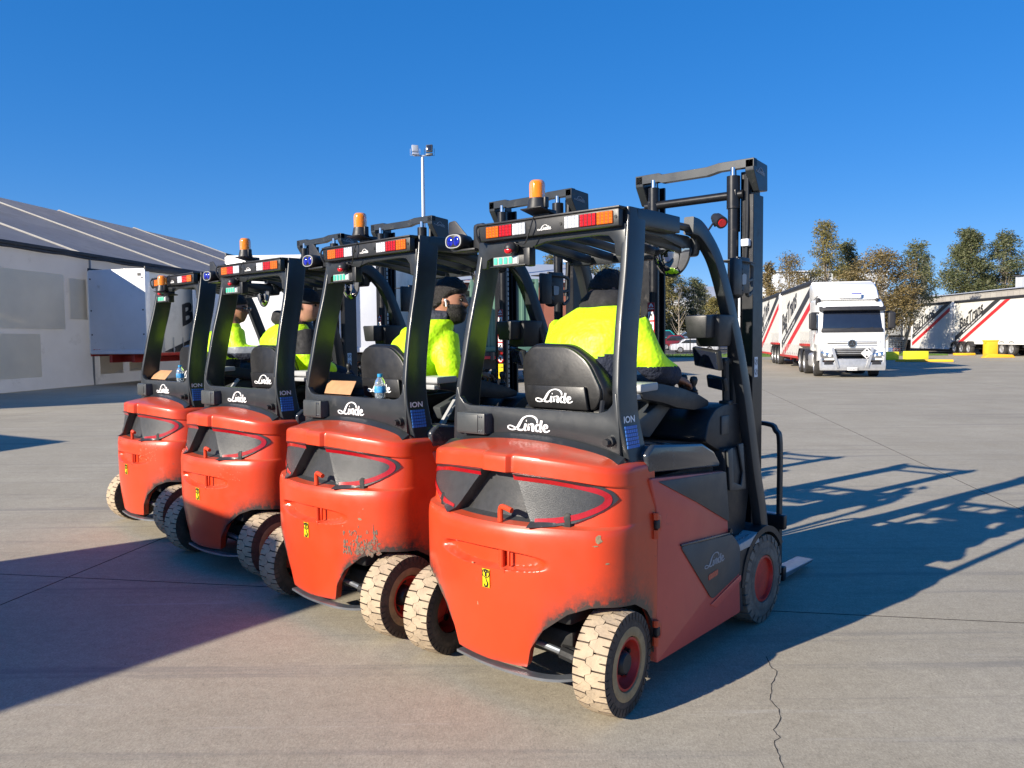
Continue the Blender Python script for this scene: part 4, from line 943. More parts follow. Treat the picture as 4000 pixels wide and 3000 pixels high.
trailer('sunlit white trailer end between the two farthest forklifts', (-12.5, 31.2, 0), 3, 10, 4.25, 1.22, wheels=(7.5, 8.7), open_rail=False, mat_end=M_tw)
trailer('white trailer end behind the cap wearing driver', (-8.95, 25.0, 0), 4, 10, 4.27, 1.25, W=2.45, wheels=(6.5, 7.6, 8.7), open_rail=False, mat_end=M_tw)
trailer('white trailer end with red number 0109 behind the second forklift', (-6.42, 26.0, 0), 2, 10, 4.30, 1.25, W=2.5, wheels=(6.5, 7.6, 8.7), open_rail=False, end_num='0109')
trailer('pale trailer with dark navy roof rail left of the green container', (-4.3, 33.5, 0), 62, 4.6, 3.45, 1.1, wheels=(3.2,), open_rail=False)
# truck and its two trailers
trailer('first curtain trailer coupled behind the white truck, BagTrans on its side', (13.5, 35.6, 0), 10.6, 9.1, 3.98, 1.25, drop=(2.9, 9.1, .62), wheels=(), text_side='L', slope=.30, stripe0=.86, tsize=1.40, t0=.25, fit=4.7)
trailer('second curtain trailer of the white truck, half hidden by the mast', (15.25, 45.0, 0), 11.0, 9.6, 4.0, 1.25, drop=(3.6, 9.6, .62), wheels=(.6, 1.8, 3.0), text_side='L', slope=.30, stripe0=1.1, tsize=1.3, t0=.4, fit=4.4)
# right lot
trailer('BagTrans trailer dappled with tree shade by the block wall', (36.9, 66.4, 0), 5, 8.0, 4.3, .95, drop=(.2, 5.6, .5), text_side='L', slope=.40, stripe0=1.15, tsize=1.15, t0=.3, fit=4.4, toff=.55, tslope=.34, mat_end=M_tw, wheels=(-.6, -1.8, -3.0), buckles=False, open_rail=False)
trailer('sunlit BagTrans trailer with three axles behind the yellow post', (36.75, 56.2, 0), 1.5, 10.0, 4.3, .95, text_side='L', slope=.50, stripe0=.95, tsize=1.25, t0=.9, fit=3.3, toff=.62, tslope=.42, wheels=(2.0, 3.2, 4.4), mat_end=M_tw, buckles=False, open_rail=False)
trailer('white trailer at the right edge with an orange corner marker', (36.2, 47.0, 0), 1.5, 8.6, 4.35, 1.1, wheels=(5.5, 6.7), mat_end=M_tw, open_rail=False, buckles=False)
trailer('parked white trailer rear seen under the brown tree', (37.1, 77.5, 0), 2, 10, 4.4, 1.2, mat_end=M_curt, wheels=(1.5, 2.7), open_rail=False)

# ------------------------------------------------------------------ truck tractor (local x forward, y left)
def build_truck():
    T = thing('truck', 'white cab over truck facing us with chrome bull bar and diamond placard', 'truck', (13.05, 30.3, 0), math.atan2(-.975, -.21))
    V = Vector; hw = 1.20
    mb = MB()
    front = [(0, .95), (.02, 1.2), (-.02, 1.78), (-.18, 2.62), (-.42, 2.86), (-.75, 3.02), (-2.1, 3.05), (-2.15, 1.0), (-1.55, .98), (-1.50, 1.12), (-1.30, 1.25), (-.95, 1.25), (-.70, 1.10), (-.62, .95)]
    mb.prism(front, 'y', -hw, hw, .07, 3); mb.obj('cab', M_tw, T)
    def slab(pts, x0, x1, m, name, bev=.01, f3=None):
        b = MB(); b.prism(pts, 'x', x0, x1, bev, 2, f3); return b.obj(name, m, T)
    lean = lambda v: V((v.x-.19*(v.z-1.78)/.84 if v.z > 1.78 else v.x, v.y, v.z))
    slab(poly_round([(-1.08, 1.80), (1.08, 1.80), (1.02, 2.58), (-1.02, 2.58)], .06), -.03, .012, M_screen, 'windscreen', .004, lean)
    slab(poly_round([(-1.12, 1.74), (1.12, 1.74), (1.10, 1.90), (-1.10, 1.90)], .04), -.03, .022, M_tk, 'scuttle', .006, lean)
    mb = MB(); mb.tube([(0.0, .3, 1.82), (-.01, .75, 1.92)], .012, 6); mb.tube([(0.0, -.4, 1.82), (-.01, .05, 1.92)], .012, 6); mb.obj('wipers', M_tk, T)
    mb = MB(); mb.prism(poly_round([(-.16, 2.55), (.08, 2.58), (.02, 2.72), (-.25, 2.74)], .02), 'y', -1.17, 1.17, .01); mb.obj('sun_visor', M_tk, T)
    for s_ in (-1, 1):
        mb = MB(); mb.box((-.0, s_*1.02, 2.72), (.06, .12, .06), bev=.01); mb.obj('marker_lamp', M_whl, T)
        mb = MB(); mb.box((-.10, s_*1.42, 2.18), (.16, .26, .62), bev=.05, seg=3); mb.box((-.2, s_*1.30, 2.50), (.10, .30, .06), bev=.01); mb.box((-.2, s_*1.30, 1.85), (.10, .30, .06), bev=.01); mb.obj('door_mirror', M_tk, T)
        mb = MB(); mb.prism(poly_round([(-.35, 1.85), (-1.15, 1.85), (-1.15, 2.50), (-.50, 2.50)], .05), 'y', s_*(hw-.01), s_*(hw+.008), .003); mb.obj('side_window', M_screen, T)
        mb = MB(); mb.prism(poly_round([(-.28, 1.25), (-1.20, 1.30), (-1.20, 2.56), (-.46, 2.56)], .05), 'y', s_*(hw-.01), s_*(hw+.004), .003); mb.box((-1.10, s_*(hw+.012), 1.72), (.14, .03, .04), bev=.008); mb.obj('door', M_tw, T)
        mb = MB(); mb.prism(poly_round([(.035, .66), (.06, 1.0), (-.10, 1.04), (-.5, 1.02), (-.6, .62)], .03), 'y', s_*.62, s_*1.19, .02); mb.obj('bumper_wing', M_tw, T)
        mb = MB(); mb.prism(poly_round([(s_*.66, .78), (s_*1.14, .74), (s_*1.16, 1.0), (s_*.72, .92)], .04), 'x', .03, .075, .01); hl = mb.obj('headlight', M_chrome, T)
        mb = MB(); mb.sphere((.07, s_*.80, .85), .07, 12, (.4, 1, 1)); mb.sphere((.07, s_*.98, .88), .06, 12, (.4, 1, 1)); mb.obj('lamp_glass', M_whl, hl)
        mb = MB(); mb.box((-1.9, s_*1.08, 1.55), (.5, .1, 1.1), bev=.03); mb.obj('side_fairing', M_tw, T)
    mb = MB(); mb.prism([(-.55, 3.0), (-.95, 3.45), (-1.5, 3.72), (-2.2, 3.74), (-2.2, 3.0)], 'y', -1.08, 1.08, .05, 3); mb.prism([(-1.0, 3.2), (-1.7, 3.70), (-2.6, 3.70), (-2.6, 3.0)], 'y', -1.17, -1.10, .02); mb.prism([(-1.0, 3.2), (-1.7, 3.70), (-2.6, 3.70), (-2.6, 3.0)], 'y', 1.17, 1.10, .02); mb.obj('roof_fairing', M_tw, T)
    mb = MB(); mb.box((-.62, 0, 3.14), (.30, .85, .17), bev=.05, seg=3); mb.obj('roof_cooler', M_tw, T)
    mb = MB(); mb.box((-.58, .25, 3.24), (.1, .36, .04), bev=.005); mb.obj('roof_light', M_blue, T)
    # grille
    slab(poly_round([(-.98, 1.16), (.98, 1.16), (1.02, 1.46), (-1.02, 1.46)], .03), 0, .035, M_tw, 'front_panel')
    slab([(-.90, 1.30), (.90, 1.30), (.88, 1.34), (-.88, 1.34)], .03, .042, M_tk, 'grille_slot', 0)
    for z in (1.23, 1.385): slab([(-.90, z-.012), (.90, z-.012), (.90, z+.012), (-.90, z+.012)], .03, .048, M_chrome, 'grille_bar', .004)
    for i, z in enumerate((.92, .99, 1.06, 1.12)): slab([(-.60+.05*(1.1-z), z-.012), (.60-.05*(1.1-z), z-.012), (.62, z+.015), (-.62, z+.015)], .01, .05, M_alu, 'lower_grille_bar', .005)
    slab([(-.64, .84), (.64, .84), (.68, 1.15), (-.68, 1.15)], -.05, .012, M_tk, 'lower_grille', .01)
    mb = MB(); mb.cyl((.03, 0, 1.30), (.058, 0, 1.30), .165, 28); mb.mi = 1; mb.cyl((.055, 0, 1.30), (.064, 0, 1.30), .135, 28); mb.mi = 0
    for a in (90, 210, 330):
        t = radians(a); d_ = V((0, cos(t), sin(t))); n_ = V((0, -sin(t), cos(t))); c = V((.066, 0, 1.30)); mb.poly([c+n_*.028-d_*.012, c-n_*.028-d_*.012, c+d_*.135]); mb.poly([c-n_*.028-d_*.012, c+n_*.028-d_*.012, c+d_*.135])
    mb.obj('star_badge', [M_chrome, M_tk], T)
    # bull bar and bumper
    mb = MB(); mb.prism(poly_round([(-1.17, .28), (1.17, .28), (1.19, .52), (1.17, .80), (1.10, .80), (1.08, .60), (.66, .58), (.60, .72), (-.60, .72), (-.66, .58), (-1.08, .60), (-1.10, .80), (-1.17, .80), (-1.19, .52)], .03, 3), 'x', .06, .16, .03, 3)
    for s_ in (-1, 1): mb.tube([(.16, s_*.52, .38), (.18, s_*.62, .75), (.12, s_*.72, 1.14)], 1, sec=[(-.05, -.03), (.05, -.03), (.05, .03), (-.05, .03)], up=(0, 1, 0)); mb.box((.12, s_*1.16, .86), (.05, .05, .50), bev=.01)
    mb.box((.14, .36, .62), (.03, .05, .22)); mb.box((.14, -.36, .62), (.03, .05, .22)); mb.obj('bull_bar', M_alu, T)
    slab([(-.55, .50), (.55, .50), (.55, .74), (-.55, .74)], .0, .09, M_tk, 'bumper_intake', .005)
    for s_ in (-1, 1): slab([(s_*1.02, .50), (s_*.68, .50), (s_*.72, .62), (s_*1.02, .62)], .05, .164, M_tk, 'fog_recess', 0)
    mb = MB(); mb.box((.165, .0, .335), (.01, .36, .12), bev=.004); mb.mi = 1; text(mb, 'XW 67CS', (.171, -.155, .30), (0, 1, 0), (0, 0, 1), (1, 0, 0), .088, .001, bold=.02); mb.obj('number_plate', [M_white, M_dark], T)
    mb = MB(); R = Matrix.Rotation(radians(45), 3, 'X'); mb.box((.185, .50, .93), (.012, .30, .30), R, bev=.004); mb.mi = 1; text(mb, 'dangerous goods', (.193, .37, .92), (0, 1, 0), (0, 0, 1), (1, 0, 0), .036, .001)
    mb.box((.194, .50, 1.045), (.003, .07, .07), R); mb.box((.194, .50, .815), (.003, .07, .07), R); mb.obj('placard', [M_white, M_dark], T)
    # chassis, tanks, wheels
    mb = MB(); mb.box((-3.3, 0, .80), (5.2, .9, .30), bev=.02); mb.box((-.9, 0, .6), (1.4, .9, .6), bev=.05); mb.obj('truck_chassis', M_tk, T)
    for s_ in (-1, 1):
        mb = MB(); mb.box((-2.35, s_*.98, .62), (.95, .40, .58), bev=.12, seg=3); mb.obj('fuel_tank', M_alu, T)
        w = truck_wheel(T, (-1.15, s_*1.03, .50), side=s_, W=.34); w.rotation_euler = (0, 0, radians(-5))
        for x in (-3.6, -4.9):
            truck_wheel(T, (x, s_*.96, .50), side=s_, W=.5)
            mb = MB(); mb.rings([[V((x+r*cos(a), s_*.96+yy, .5+r*sin(a))) for r, yy in ((.55, -.27), (.58, -.27), (.58, .27), (.55, .27))] for a in [.2+2.7*k/8 for k in range(9)]]); mb.obj('mudguard', M_tk, T)
    mb = MB(); mb.tube([(-.6, -1.12, 2.75), (-.55, -1.15, 3.1)], .006, 5); mb.tube([(-.6, -1.0, 2.8), (-.55, -1.0, 3.3)], .006, 5); mb.box((-.62, -1.15, 2.95), (.18, .16, .28), bev=.04); mb.sphere((-.5, .98, 2.98), .07, 10); mb.obj('roof_aerials', M_tk, T)
    mb = MB(); y = -hw-.010
    mb.prism([(-1.15, 1.35), (-.75, 1.75), (-.72, 1.78), (-1.12, 1.42)], 'y', y, y-.003); mb.obj('door_stripe', M_print_r, T)
    mb = MB(); text(mb, 'BagTrans', (-1.15, y, 1.52), (1, 0, 0), (0, 0, 1), (0, -1, 0), .13, .003, ysh=.6, bold=.03); mb.obj('door_lettering', M_print_k, T)
    return T
build_truck()

# ------------------------------------------------------------------ containers, buildings, walls
M_cgr = mat('green_container_steel', (.085, .17, .125), .5, var=.08, vs=1.5, dirt=((.12, .09, .06), .35, 3., .6))
M_brick = mat('brown_cladding', (.30, .105, .065), .7, var=.07, vs=1)
M_clad = mat('white_metal_cladding', (.66, .68, .70), .5, var=.05, vs=.5)
M_clg = mat('grey_metal_cladding', (.36, .39, .43), .5, var=.05, vs=.5)
def corrugated(O, U, W, z0, z1, pitch, depth, N, mb):
    O, U, N = Vector(O), Vector(U), Vector(N); n = max(1, round(W/pitch)); p = W/n; prof = []
    for i in range(n): prof += [(i*p, 0), (i*p+p*.30, 0), (i*p+p*.42, -depth), (i*p+p*.88, -depth), (i*p+p, 0)]
    for a, b in zip(prof, prof[1:]):
        if abs(a[0]-b[0]) < 1e-6: continue
        mb.poly([O+U*a[0]+N*a[1]+Vector((0, 0, z0)), O+U*b[0]+N*b[1]+Vector((0, 0, z0)), O+U*b[0]+N*b[1]+Vector((0, 0, z1)), O+U*a[0]+N*a[1]+Vector((0, 0, z1))])
G = thing('shipping_container', 'green corrugated shipping container behind the nearest forklift', 'container', (-1.45, 28.4, 1.16), radians(4))
W_, L_, H_ = 2.44, 6.06, 2.60
mb = MB()
for x in (.06, W_-.06):
    for y in (.06, L_-.06): mb.box((x, y, H_/2), (.14, .14, H_), bev=.01)
for y in (.06, L_-.06):
    mb.box((W_/2, y, .09), (W_, .12, .18), bev=.01); mb.box((W_/2, y, H_-.06), (W_, .12, .12), bev=.01)
for x in (.06, W_-.06): mb.box((x, L_/2, .09), (.12, L_, .18), bev=.01); mb.box((x, L_/2, H_-.05), (.12, L_, .10), bev=.01)
mb.obj('container_frame', M_cgr, G)
mb = MB(); corrugated((.1, .05, 0), (1, 0, 0), W_-.2, .15, H_-.1, .245, .045, (0, -1, 0), mb); mb.obj('end_panel', M_cgr, G, smooth=0)
mb = MB(); corrugated((W_-.03, .1, 0), (0, 1, 0), L_-.2, .15, H_-.1, .27, .036, (1, 0, 0), mb); corrugated((.03, .1, 0), (0, 1, 0), L_-.2, .15, H_-.1, .27, .036, (-1, 0, 0), mb); mb.obj('side_panel', M_cgr, G, smooth=0)
mb = MB(); mb.box((W_/2, L_/2, H_-.03), (W_-.1, L_-.1, .03)); mb.obj('container_roof', M_cgr, G)
S = thing('skeletal_trailer', 'black skeletal trailer carrying the green container', 'trailer', (-1.45, 28.4, 0), radians(4))
mb = MB(); mb.box((.75, 3.2, 1.0), (.14, 6.8, .28)); mb.box((1.7, 3.2, 1.0), (.14, 6.8, .28)); mb.box((1.22, .0, 1.05), (2.4, .16, .18)); mb.box((1.22, .9, .75), (1.8, .3, .5)); mb.obj('trailer_frame', M_tk, S)
for y in (1.2, 2.4):
    for x, s_ in ((.2, -1), (2.25, 1)):
        w = truck_wheel(S, (x, y, .5), side=s_); w.rotation_euler = (0, 0, radians(-90))
mb = MB(); mb.box((1.22, -.1, .95), (2.3, .03, .10), bev=.005); mb.obj('tail_strip', M_print_r, S)
def building(label, A, az, L, D, H, ridge=0, wall=M_clad, roof=M_clg, name='warehouse', rib=1.2, extra=None):
    B = thing(name, label, 'building', A, pi/2-radians(az))
    mb = MB(); n = int(L/.30)
    corrugated((0, 0, 0), (1, 0, 0), L, 0, H, rib, .05, (0, 1, 0), mb); mb.obj('rear_wall', wall, B, smooth=0)
    mb = MB(); corrugated((0, -D, 0), (1, 0, 0), L, 0, H, rib, .05, (0, -1, 0), mb); mb.obj('front_wall', wall, B, smooth=0)
    for x_, n_ in ((0, -1), (L, 1)): mb = MB(); corrugated((x_, -D, 0), (0, 1, 0), D, 0, H, rib, .05, (n_, 0, 0), mb); mb.obj('side_wall', wall, B, smooth=0)
    mb = MB()
    if ridge: mb.prism([(.3, H-.05), (-D/2, H+ridge), (-D-.3, H-.05), (-D-.3, H+.05), (-D/2, H+ridge+.12), (.3, H+.05)], 'x', -.3, L+.3, f3=lambda v: Vector((v.x, v.y, v.z))); mb.prism([(0, H), (-D/2, H+ridge), (-D, H)], 'x', .02, L-.02)
    else: mb.box((L/2, -D/2, H+.05), (L+.4, D+.4, .12))
    mb.obj('roof', roof, B, smooth=0)
    mb = MB(); mb.box((L/2, -D-.12, H+.02), (L+.4, .2, .18)); mb.obj('gutter', wall, B)
    return B
building('brown building with a sloping roof beyond the second forklift', (-6.2, 56.5, 0), 82, 10.0, 10, 5.0, 1.4, M_brick, M_clg, 'brown_building', rib=2.)
building('tall white ribbed warehouse rising behind the truck trailers', (37.5, 138, 0), 88, 16, 24, 10.9, .6, M_clad, M_clad, rib=.9)
building('low white warehouse behind the brown and green trees', (64, 168, 0), 88, 60, 24, 8.6, .8, M_clad, M_clad)
building('white gabled warehouse behind the car park trees', (24, 150, 0), 75, 12, 20, 7.6, 3, M_clad, M_clg)
building('pale grey clad building at the right edge above the block wall', (55, 86.5, 0), 60, 14, 12, 7.9, 0, M_clg, M_dk)
# block wall
M_block = bpy.data.materials.new('concrete_blockwork'); M_block.use_nodes = True
n, l = M_block.node_tree.nodes, M_block.node_tree.links; p = n['Principled BSDF']; tc = n.new('ShaderNodeTexCoord'); mp = n.new('ShaderNodeMapping'); mp.inputs['Rotation'].default_value = (radians(90), 0, 0); br = n.new('ShaderNodeTexBrick')
br.inputs['Color1'].default_value = (.30, .28, .25, 1); br.inputs['Color2'].default_value = (.36, .34, .30, 1); br.inputs['Mortar'].default_value = (.20, .19, .17, 1); br.inputs['Scale'].default_value = 1; br.inputs['Brick Width'].default_value = .8; br.inputs['Row Height'].default_value = .4; br.inputs['Mortar Size'].default_value = .02
l.new(tc.outputs['Object'], mp.inputs[0]); l.new(mp.outputs[0], br.inputs['Vector']); nzt = n.new('ShaderNodeTexNoise'); nzt.inputs['Scale'].default_value = .7; mx = n.new('ShaderNodeMix'); mx.data_type = 'RGBA'; mx.blend_type = 'MULTIPLY'; mx.inputs[0].default_value = .6; l.new(br.outputs[0], mx.inputs[6]); l.new(nzt.outputs[0], mx.inputs[7]); ml = n.new('ShaderNodeVectorMath'); ml.operation = 'SCALE'; ml.inputs['Scale'].default_value = 1.45; l.new(mx.outputs[2], ml.inputs[0]); l.new(ml.outputs[0], p.inputs['Base Color']); p.inputs['Roughness'].default_value = .9
WL = thing('block_wall', 'long grey concrete block wall behind the parked trailers at the right', 'wall', (41.3, 40, 0), radians(90-.6))
mb = MB(); mb.box((25, -.15, 2.65), (50, .3, 5.3)); mb.obj('blockwork', M_block, WL, smooth=0)
mb = MB(); mb.box((25, -.15, 5.34), (50.2, .4, .10)); mb.obj('coping', M_dk, WL)
for k in range(3):
    mb = MB(); mb.prism([(-.5, 5.45), (-9, 6.3), (-9, 6.1), (-.5, 5.30)], 'x', 2+k*16.2, 17.6+k*16.2); mb.obj('lean_to_roof', M_clad, WL)
mb = MB(); mb.box((44.5, .03, 1.3), (2.2, .06, 2.6)); mb.obj('roller_door', M_dk, WL)

# ------------------------------------------------------------------ flood light pole
PL = thing('light_pole', 'tall galvanised pole with two square flood lights', 'lamp post', (-4.92, 45.2, 0))
M_galv = mat('galvanised_pole', (.50, .54, .60), .4, metal=.3, var=.08, vs=2)
mb = MB(); mb.tube([(0, 0, 0), (0, 0, 6), (.0, 0, 11.95)], [.16, .13, .085], 14); mb.box((0, 0, .05), (.5, .5, .1), bev=.01); mb.obj('pole', M_galv, PL)
mb = MB(); mb.box((0, -.05, 11.98), (1.0, .08, .06), bev=.01); mb.obj('cross_arm', M_galv, PL)
for s_, yaw in ((-1, 18), (1, -14)):
    R = Matrix.Rotation(radians(yaw), 3, 'Z') @ Matrix.Rotation(radians(-22 if s_ < 0 else -8), 3, 'X')
    c = Vector((s_*.40, -.1, 12.36)); mb = MB(); mb.box(c, (.38, .14, .42), R, bev=.03); mb.tube([c+Vector((-.27, 0, 0)), c+Vector((-.28, 0, -.36)), c+Vector((.28, 0, -.40)), c+Vector((.27, 0, 0))], .014, 6); mb.box(c+R @ Vector((0, .02, -.33)), (.40, .12, .12), R, bev=.02)
    fl = mb.obj('floodlight', M_galv if s_ < 0 else M_greyp, PL); mb = MB(); mb.box(c+R @ Vector((0, -.072, .0)), (.30, .01, .34), R, bev=.004); mb.obj('lamp_glass', M_clg if s_ < 0 else M_screen, fl)

# ------------------------------------------------------------------ car park: fence, verge, cars
M_grass = mat('green_verge', (.075, .14, .022), .9, var=.3, vs=2, bump=.5, bs=30)
M_asph = mat('car_park_asphalt', (.10, .10, .10), .9, var=.15, vs=2)
mb = MB(); mb.prism([(-12, 66), (34, 61.5), (34, 68.5), (-12, 72)], 'z', 0, .12, .02); tag(mb.obj('verge', M_grass, smooth=0), kind='structure')
mb = MB(); mb.grid(2, 2, lambda u, v: Vector((lerp(-16, 40, u), (lerp(72.3, 68.8, u) if v < .1 else (81 if v < .6 else 128)), .03 if v < .6 else 2.0))); tag(mb.obj('car_park', M_asph, smooth=0), kind='structure')
rg = random.Random(2); mb = MB()
for i in range(5000):
    x = rg.uniform(-11, 33); y = lerp(66.2, 61.9, (x+12)/46)+rg.uniform(0, 5.5); h = rg.uniform(.04, .14); a = rg.uniform(0, pi); dx, dy = .03*cos(a), .03*sin(a)
    mb.poly([(x-dx, y-dy, .11), (x+dx, y+dy, .11), (x+rg.uniform(-.04, .04), y, .12+h)])
tag(mb.obj('grass', M_grass, smooth=0), kind='stuff', label='short green grass on the verge in front of the fence')
FN = thing('palisade_fence', 'low black palisade fence in front of the car park', 'fence', (-12, 70.5, 0), math.atan2(-3.5, 46))
mb = MB()
for i in range(380): mb.box((.12*i+.1, 0, .92), (.03, .03, 1.45))
tag(mb.obj('pickets', M_dk, FN, smooth=0), kind='stuff')
for z in (.35, 1.50): mb = MB(); mb.box((23, .03, z), (46, .03, .05)); mb.obj('rail', M_dk, FN, smooth=0)
for i in range(19): mb = MB(); mb.box((.05+2.5*i, .0, .85), (.07, .07, 1.7)); mb.obj('post', M_dk, FN, smooth=0)
mb = MB(); mb.box((24.85, -.04, 1.18), (.48, .01, .32), bev=.003); mb.obj('fence_sign', M_yel, FN)
M_glass = mat('car_glass', (.02, .025, .03), .06, var=.1, coat=1.)
def car(label, loc, rz, col, L=4.6, H=1.45, suv=False, group=None):
    C = thing('parked_car', label, 'car', loc, rz, group); paint = mat('car_paint_%02d' % (len(MATS)), col, .25, var=.04, coat=.6)
    h0 = .62 if not suv else .78; hb = .92 if not suv else 1.08
    lo = [(-L/2, .32), (-L/2-.02, hb-.15), (-L/2+.12, hb), (-L*.30, hb+.06), (L*.20, hb+.04), (L/2-.25, hb-.12), (L/2, h0), (L/2-.02, .32)]
    roofp = [(-L*.46 if suv else -L*.36, hb), (-L*.40 if suv else -L*.20, H), (L*.06, H), (L*.23, hb)]
    mb = MB(); mb.prism(poly_round(lo, .08, 3), 'y', -.88, .88, .07, 3); mb.obj('body', paint, C)
    mb = MB(); mb.prism(poly_round(roofp, .12, 3), 'y', -.72, .72, .05, 2); mb.obj('roof', paint, C)
    for s_ in (-1, 1):
        mb = MB(); mb.prism(poly_round([(roofp[0][0]+.25, hb+.08), (roofp[1][0]+.08, H-.10), (L*.05, H-.10), (L*.18, hb+.08)], .06, 3), 'y', s_*.715, s_*.735, .004); mb.obj('side_glass', M_glass, C)
        for x in (-L*.31, L*.31):
            w = bpy.data.objects.new('wheel', None); COL.objects.link(w); w.parent = C; w.location = (x, s_*.80, .33); w.scale = (.66, .66, .66)
            b = MB(); h = .16; b.lathe([(.33, -h), (.46, -h), (.5, -h*.6), (.5, h*.6), (.46, h), (.33, h)], seg=20); b.obj('tyre', M_tyk, w)
            b = MB(); b.lathe([(.33, s_*h), (.30, s_*(h-.04)), (.10, s_*(h-.02)), (0, s_*(h-.02))], seg=16); 
            for k in range(5): b.box((.2*cos(k*1.257), s_*(h-.01), .2*sin(k*1.257)), (.24, .03, .07), Matrix.Rotation(-k*1.257, 3, 'Y'))
            b.obj('rim', M_alu, w)
        mb = MB(); mb.box((-L/2+.03, s_*.66, hb-.14), (.10, .34, .14), bev=.02); mb.obj('tail_light', M_redl, C)
        mb = MB(); mb.box((L/2-.10, s_*.62, h0+.06), (.16, .34, .12), bev=.03); mb.obj('headlight', M_whl, C)
    mb = MB(); mb.prism([(roofp[0][0]-.01, hb+.05), (roofp[1][0]-.03, H-.08), (roofp[1][0], H-.08), (roofp[0][0]+.03, hb+.05)], 'y', -.62, .62); mb.prism([(L*.10, H-.08), (L*.225, hb+.05), (L*.20, hb+.05), (L*.07, H-.08)], 'y', -.62, .62); mb.obj('windscreens', M_glass, C)
    if suv: 
        mb = MB(); 
        for s_ in (-1, 1): mb.box((-L*.15, s_*.6, H+.05), (1.8, .05, .05), bev=.01)
        mb.obj('roof_rails', M_tk, C)
    return C
car('white sedan parked behind the fence, nearest of the parked cars', (18.3, 79.5, .03), radians(-4), (.72, .74, .78))
car('teal four wheel drive with roof rails in the car park', (18.3, 93.0, .53), radians(-6), (.02, .33, .33), 4.9, 1.95, True)
car('dark maroon car parked between the white sedan and the teal one', (18.3, 87.0, .27), radians(-5), (.20, .012, .02), 4.5, 1.6)
car('silver car parked left of the mast behind the fence', (10.6, 82, .03), radians(-8), (.42, .44, .46))
car('black car parked left of the mast farther back', (11.0, 90, .40), radians(-8), (.03, .03, .035))
car('blue grey car parked at the far row', (22.6, 99, .78), radians(-6), (.10, .14, .22), 4.6, 1.5)
car('dark blue car behind the white sedan, at its right', (23.2, 85, .18), radians(-4), (.03, .05, .12), 4.6, 1.5)
# ------------------------------------------------------------------ yellow barriers, posts, stillages
M_by = mat('bright_yellow_block', (.80, .74, .03), .6, var=.05, vs=2, dirt=((.25, .22, .05), .5, 3., .62))
M_yo = mat('orange_yellow_paint', (.85, .45, .02), .5, var=.08, vs=2)
for (x0, x1, yb, yt), lab in (((3425, 3511, 1407, 1375), 'bright yellow concrete block beside the truck, partly behind its bull bar'), ((3545, 3626, 1404, 1373), 'bright yellow concrete block standing alone right of the truck')):
    a, b = gp(x0, yb), gp(x1, yb-1); y = (a.y+b.y)/2
    mb = MB(); mb.box(((a.x+b.x)/2, y+.3, .27), (b.x-a.x, .6, .54), bev=.03); tag(mb.obj('barrier_block', M_by), lab, 'barrier', 'yellow concrete blocks')
a, b = gp(3497, 1413), gp(3725, 1414); c = (a+b)/2
R = Matrix.Rotation(math.atan2((b-a).y, (b-a).x), 3, 'Z')
mb = MB(); mb.box((c.x, c.y, .075), ((b-a).length, .25, .15), R, bev=.03); tag(mb.obj('wheel_stop_beam', M_yo), 'long low orange yellow beam on the ground before the yellow blocks', 'beam')
c = gp(3766, 1388); mb = MB(); mb.box((c.x, c.y, .09), (1.5, .5, .18), bev=.04); tag(mb.obj('island_kerb', M_yo), 'short low yellow kerb island near the parked trailers', 'kerb')
c = gp(3868, 1394); mb = MB(); mb.box((0, 0, .60), (.75, .6, 1.2), bev=.04); mb.box((0, 0, 1.15), (.85, .65, .10), bev=.03)
mb.box((-.42, -.1, 1.05), (.12, .12, .10), bev=.02); t = mb.obj('guard_bin', M_yo); t.location = c; tag(t, 'upright yellow steel box standing before the trailer wheels', 'box')
c2 = gp(3895, 1397); mb = MB(); mb.prism([(-1.0, 0), (1.1, 0), (.9, .2), (-.6, .28)], 'y', -.3, .3, .03); t = mb.obj('kerb_wedge', M_yo); t.location = c2; tag(t, 'low yellow wedge at the foot of the yellow box', 'kerb')
c = gp(3465, 1388); t = thing('sign_post', 'thin white post behind the first yellow block', 'post', c); mb = MB(); mb.cyl((0, 0, 0), (0, 0, 4.1), .09, 12); mb.obj('post', M_tw, t); mb = MB(); mb.box((.1, 0, 4.05), (1.0, .2, .12), bev=.02); mb.obj('top_arm', M_tw, t)
for i, (px, lab) in enumerate(((3482, 'grey wire stillage cage behind the white post, lower one'), (3506, 'grey wire stillage cage right of the white post'))):
    c = gp(px, 1386); t = thing('stillage', lab, 'cage', c); mb = MB(); w = 1.0
    for k in range(9):
        mb.box((-.5+k*.125, 0, .75), (.02, .02, 1.4)); mb.box((0, 0, .12+k*.16), (1.0, .02, .02)); mb.box((-.5+k*.125, 1, .75), (.02, .02, 1.4)); mb.box((0, 1, .12+k*.16), (1.0, .02, .02))
    mb.obj('mesh_sides', M_clg, t, smooth=0); mb = MB(); mb.box((0, .5, .08), (1.1, 1.1, .12)); mb.obj('base', M_clg, t); mb = MB(); mb.box((.1, .45, .42), (.5, .4, .3), bev=.05); mb.obj('cage_contents', M_blueprint if i == 0 else M_tred, t)
c = gp(3489, 1374); t = thing('grey_cabinet', 'pale grey cabinet on black legs behind the white post', 'cabinet', c); mb = MB(); mb.box((0, 0, 2.55), (1.2, .5, 1.9), bev=.03); mb.obj('cabinet_box', M_silver, t); mb = MB()
for k in range(5): mb.box((-.6+k*.3, 0, .85), (.08, .4, 1.6))
mb.obj('cabinet_legs', M_dk, t)
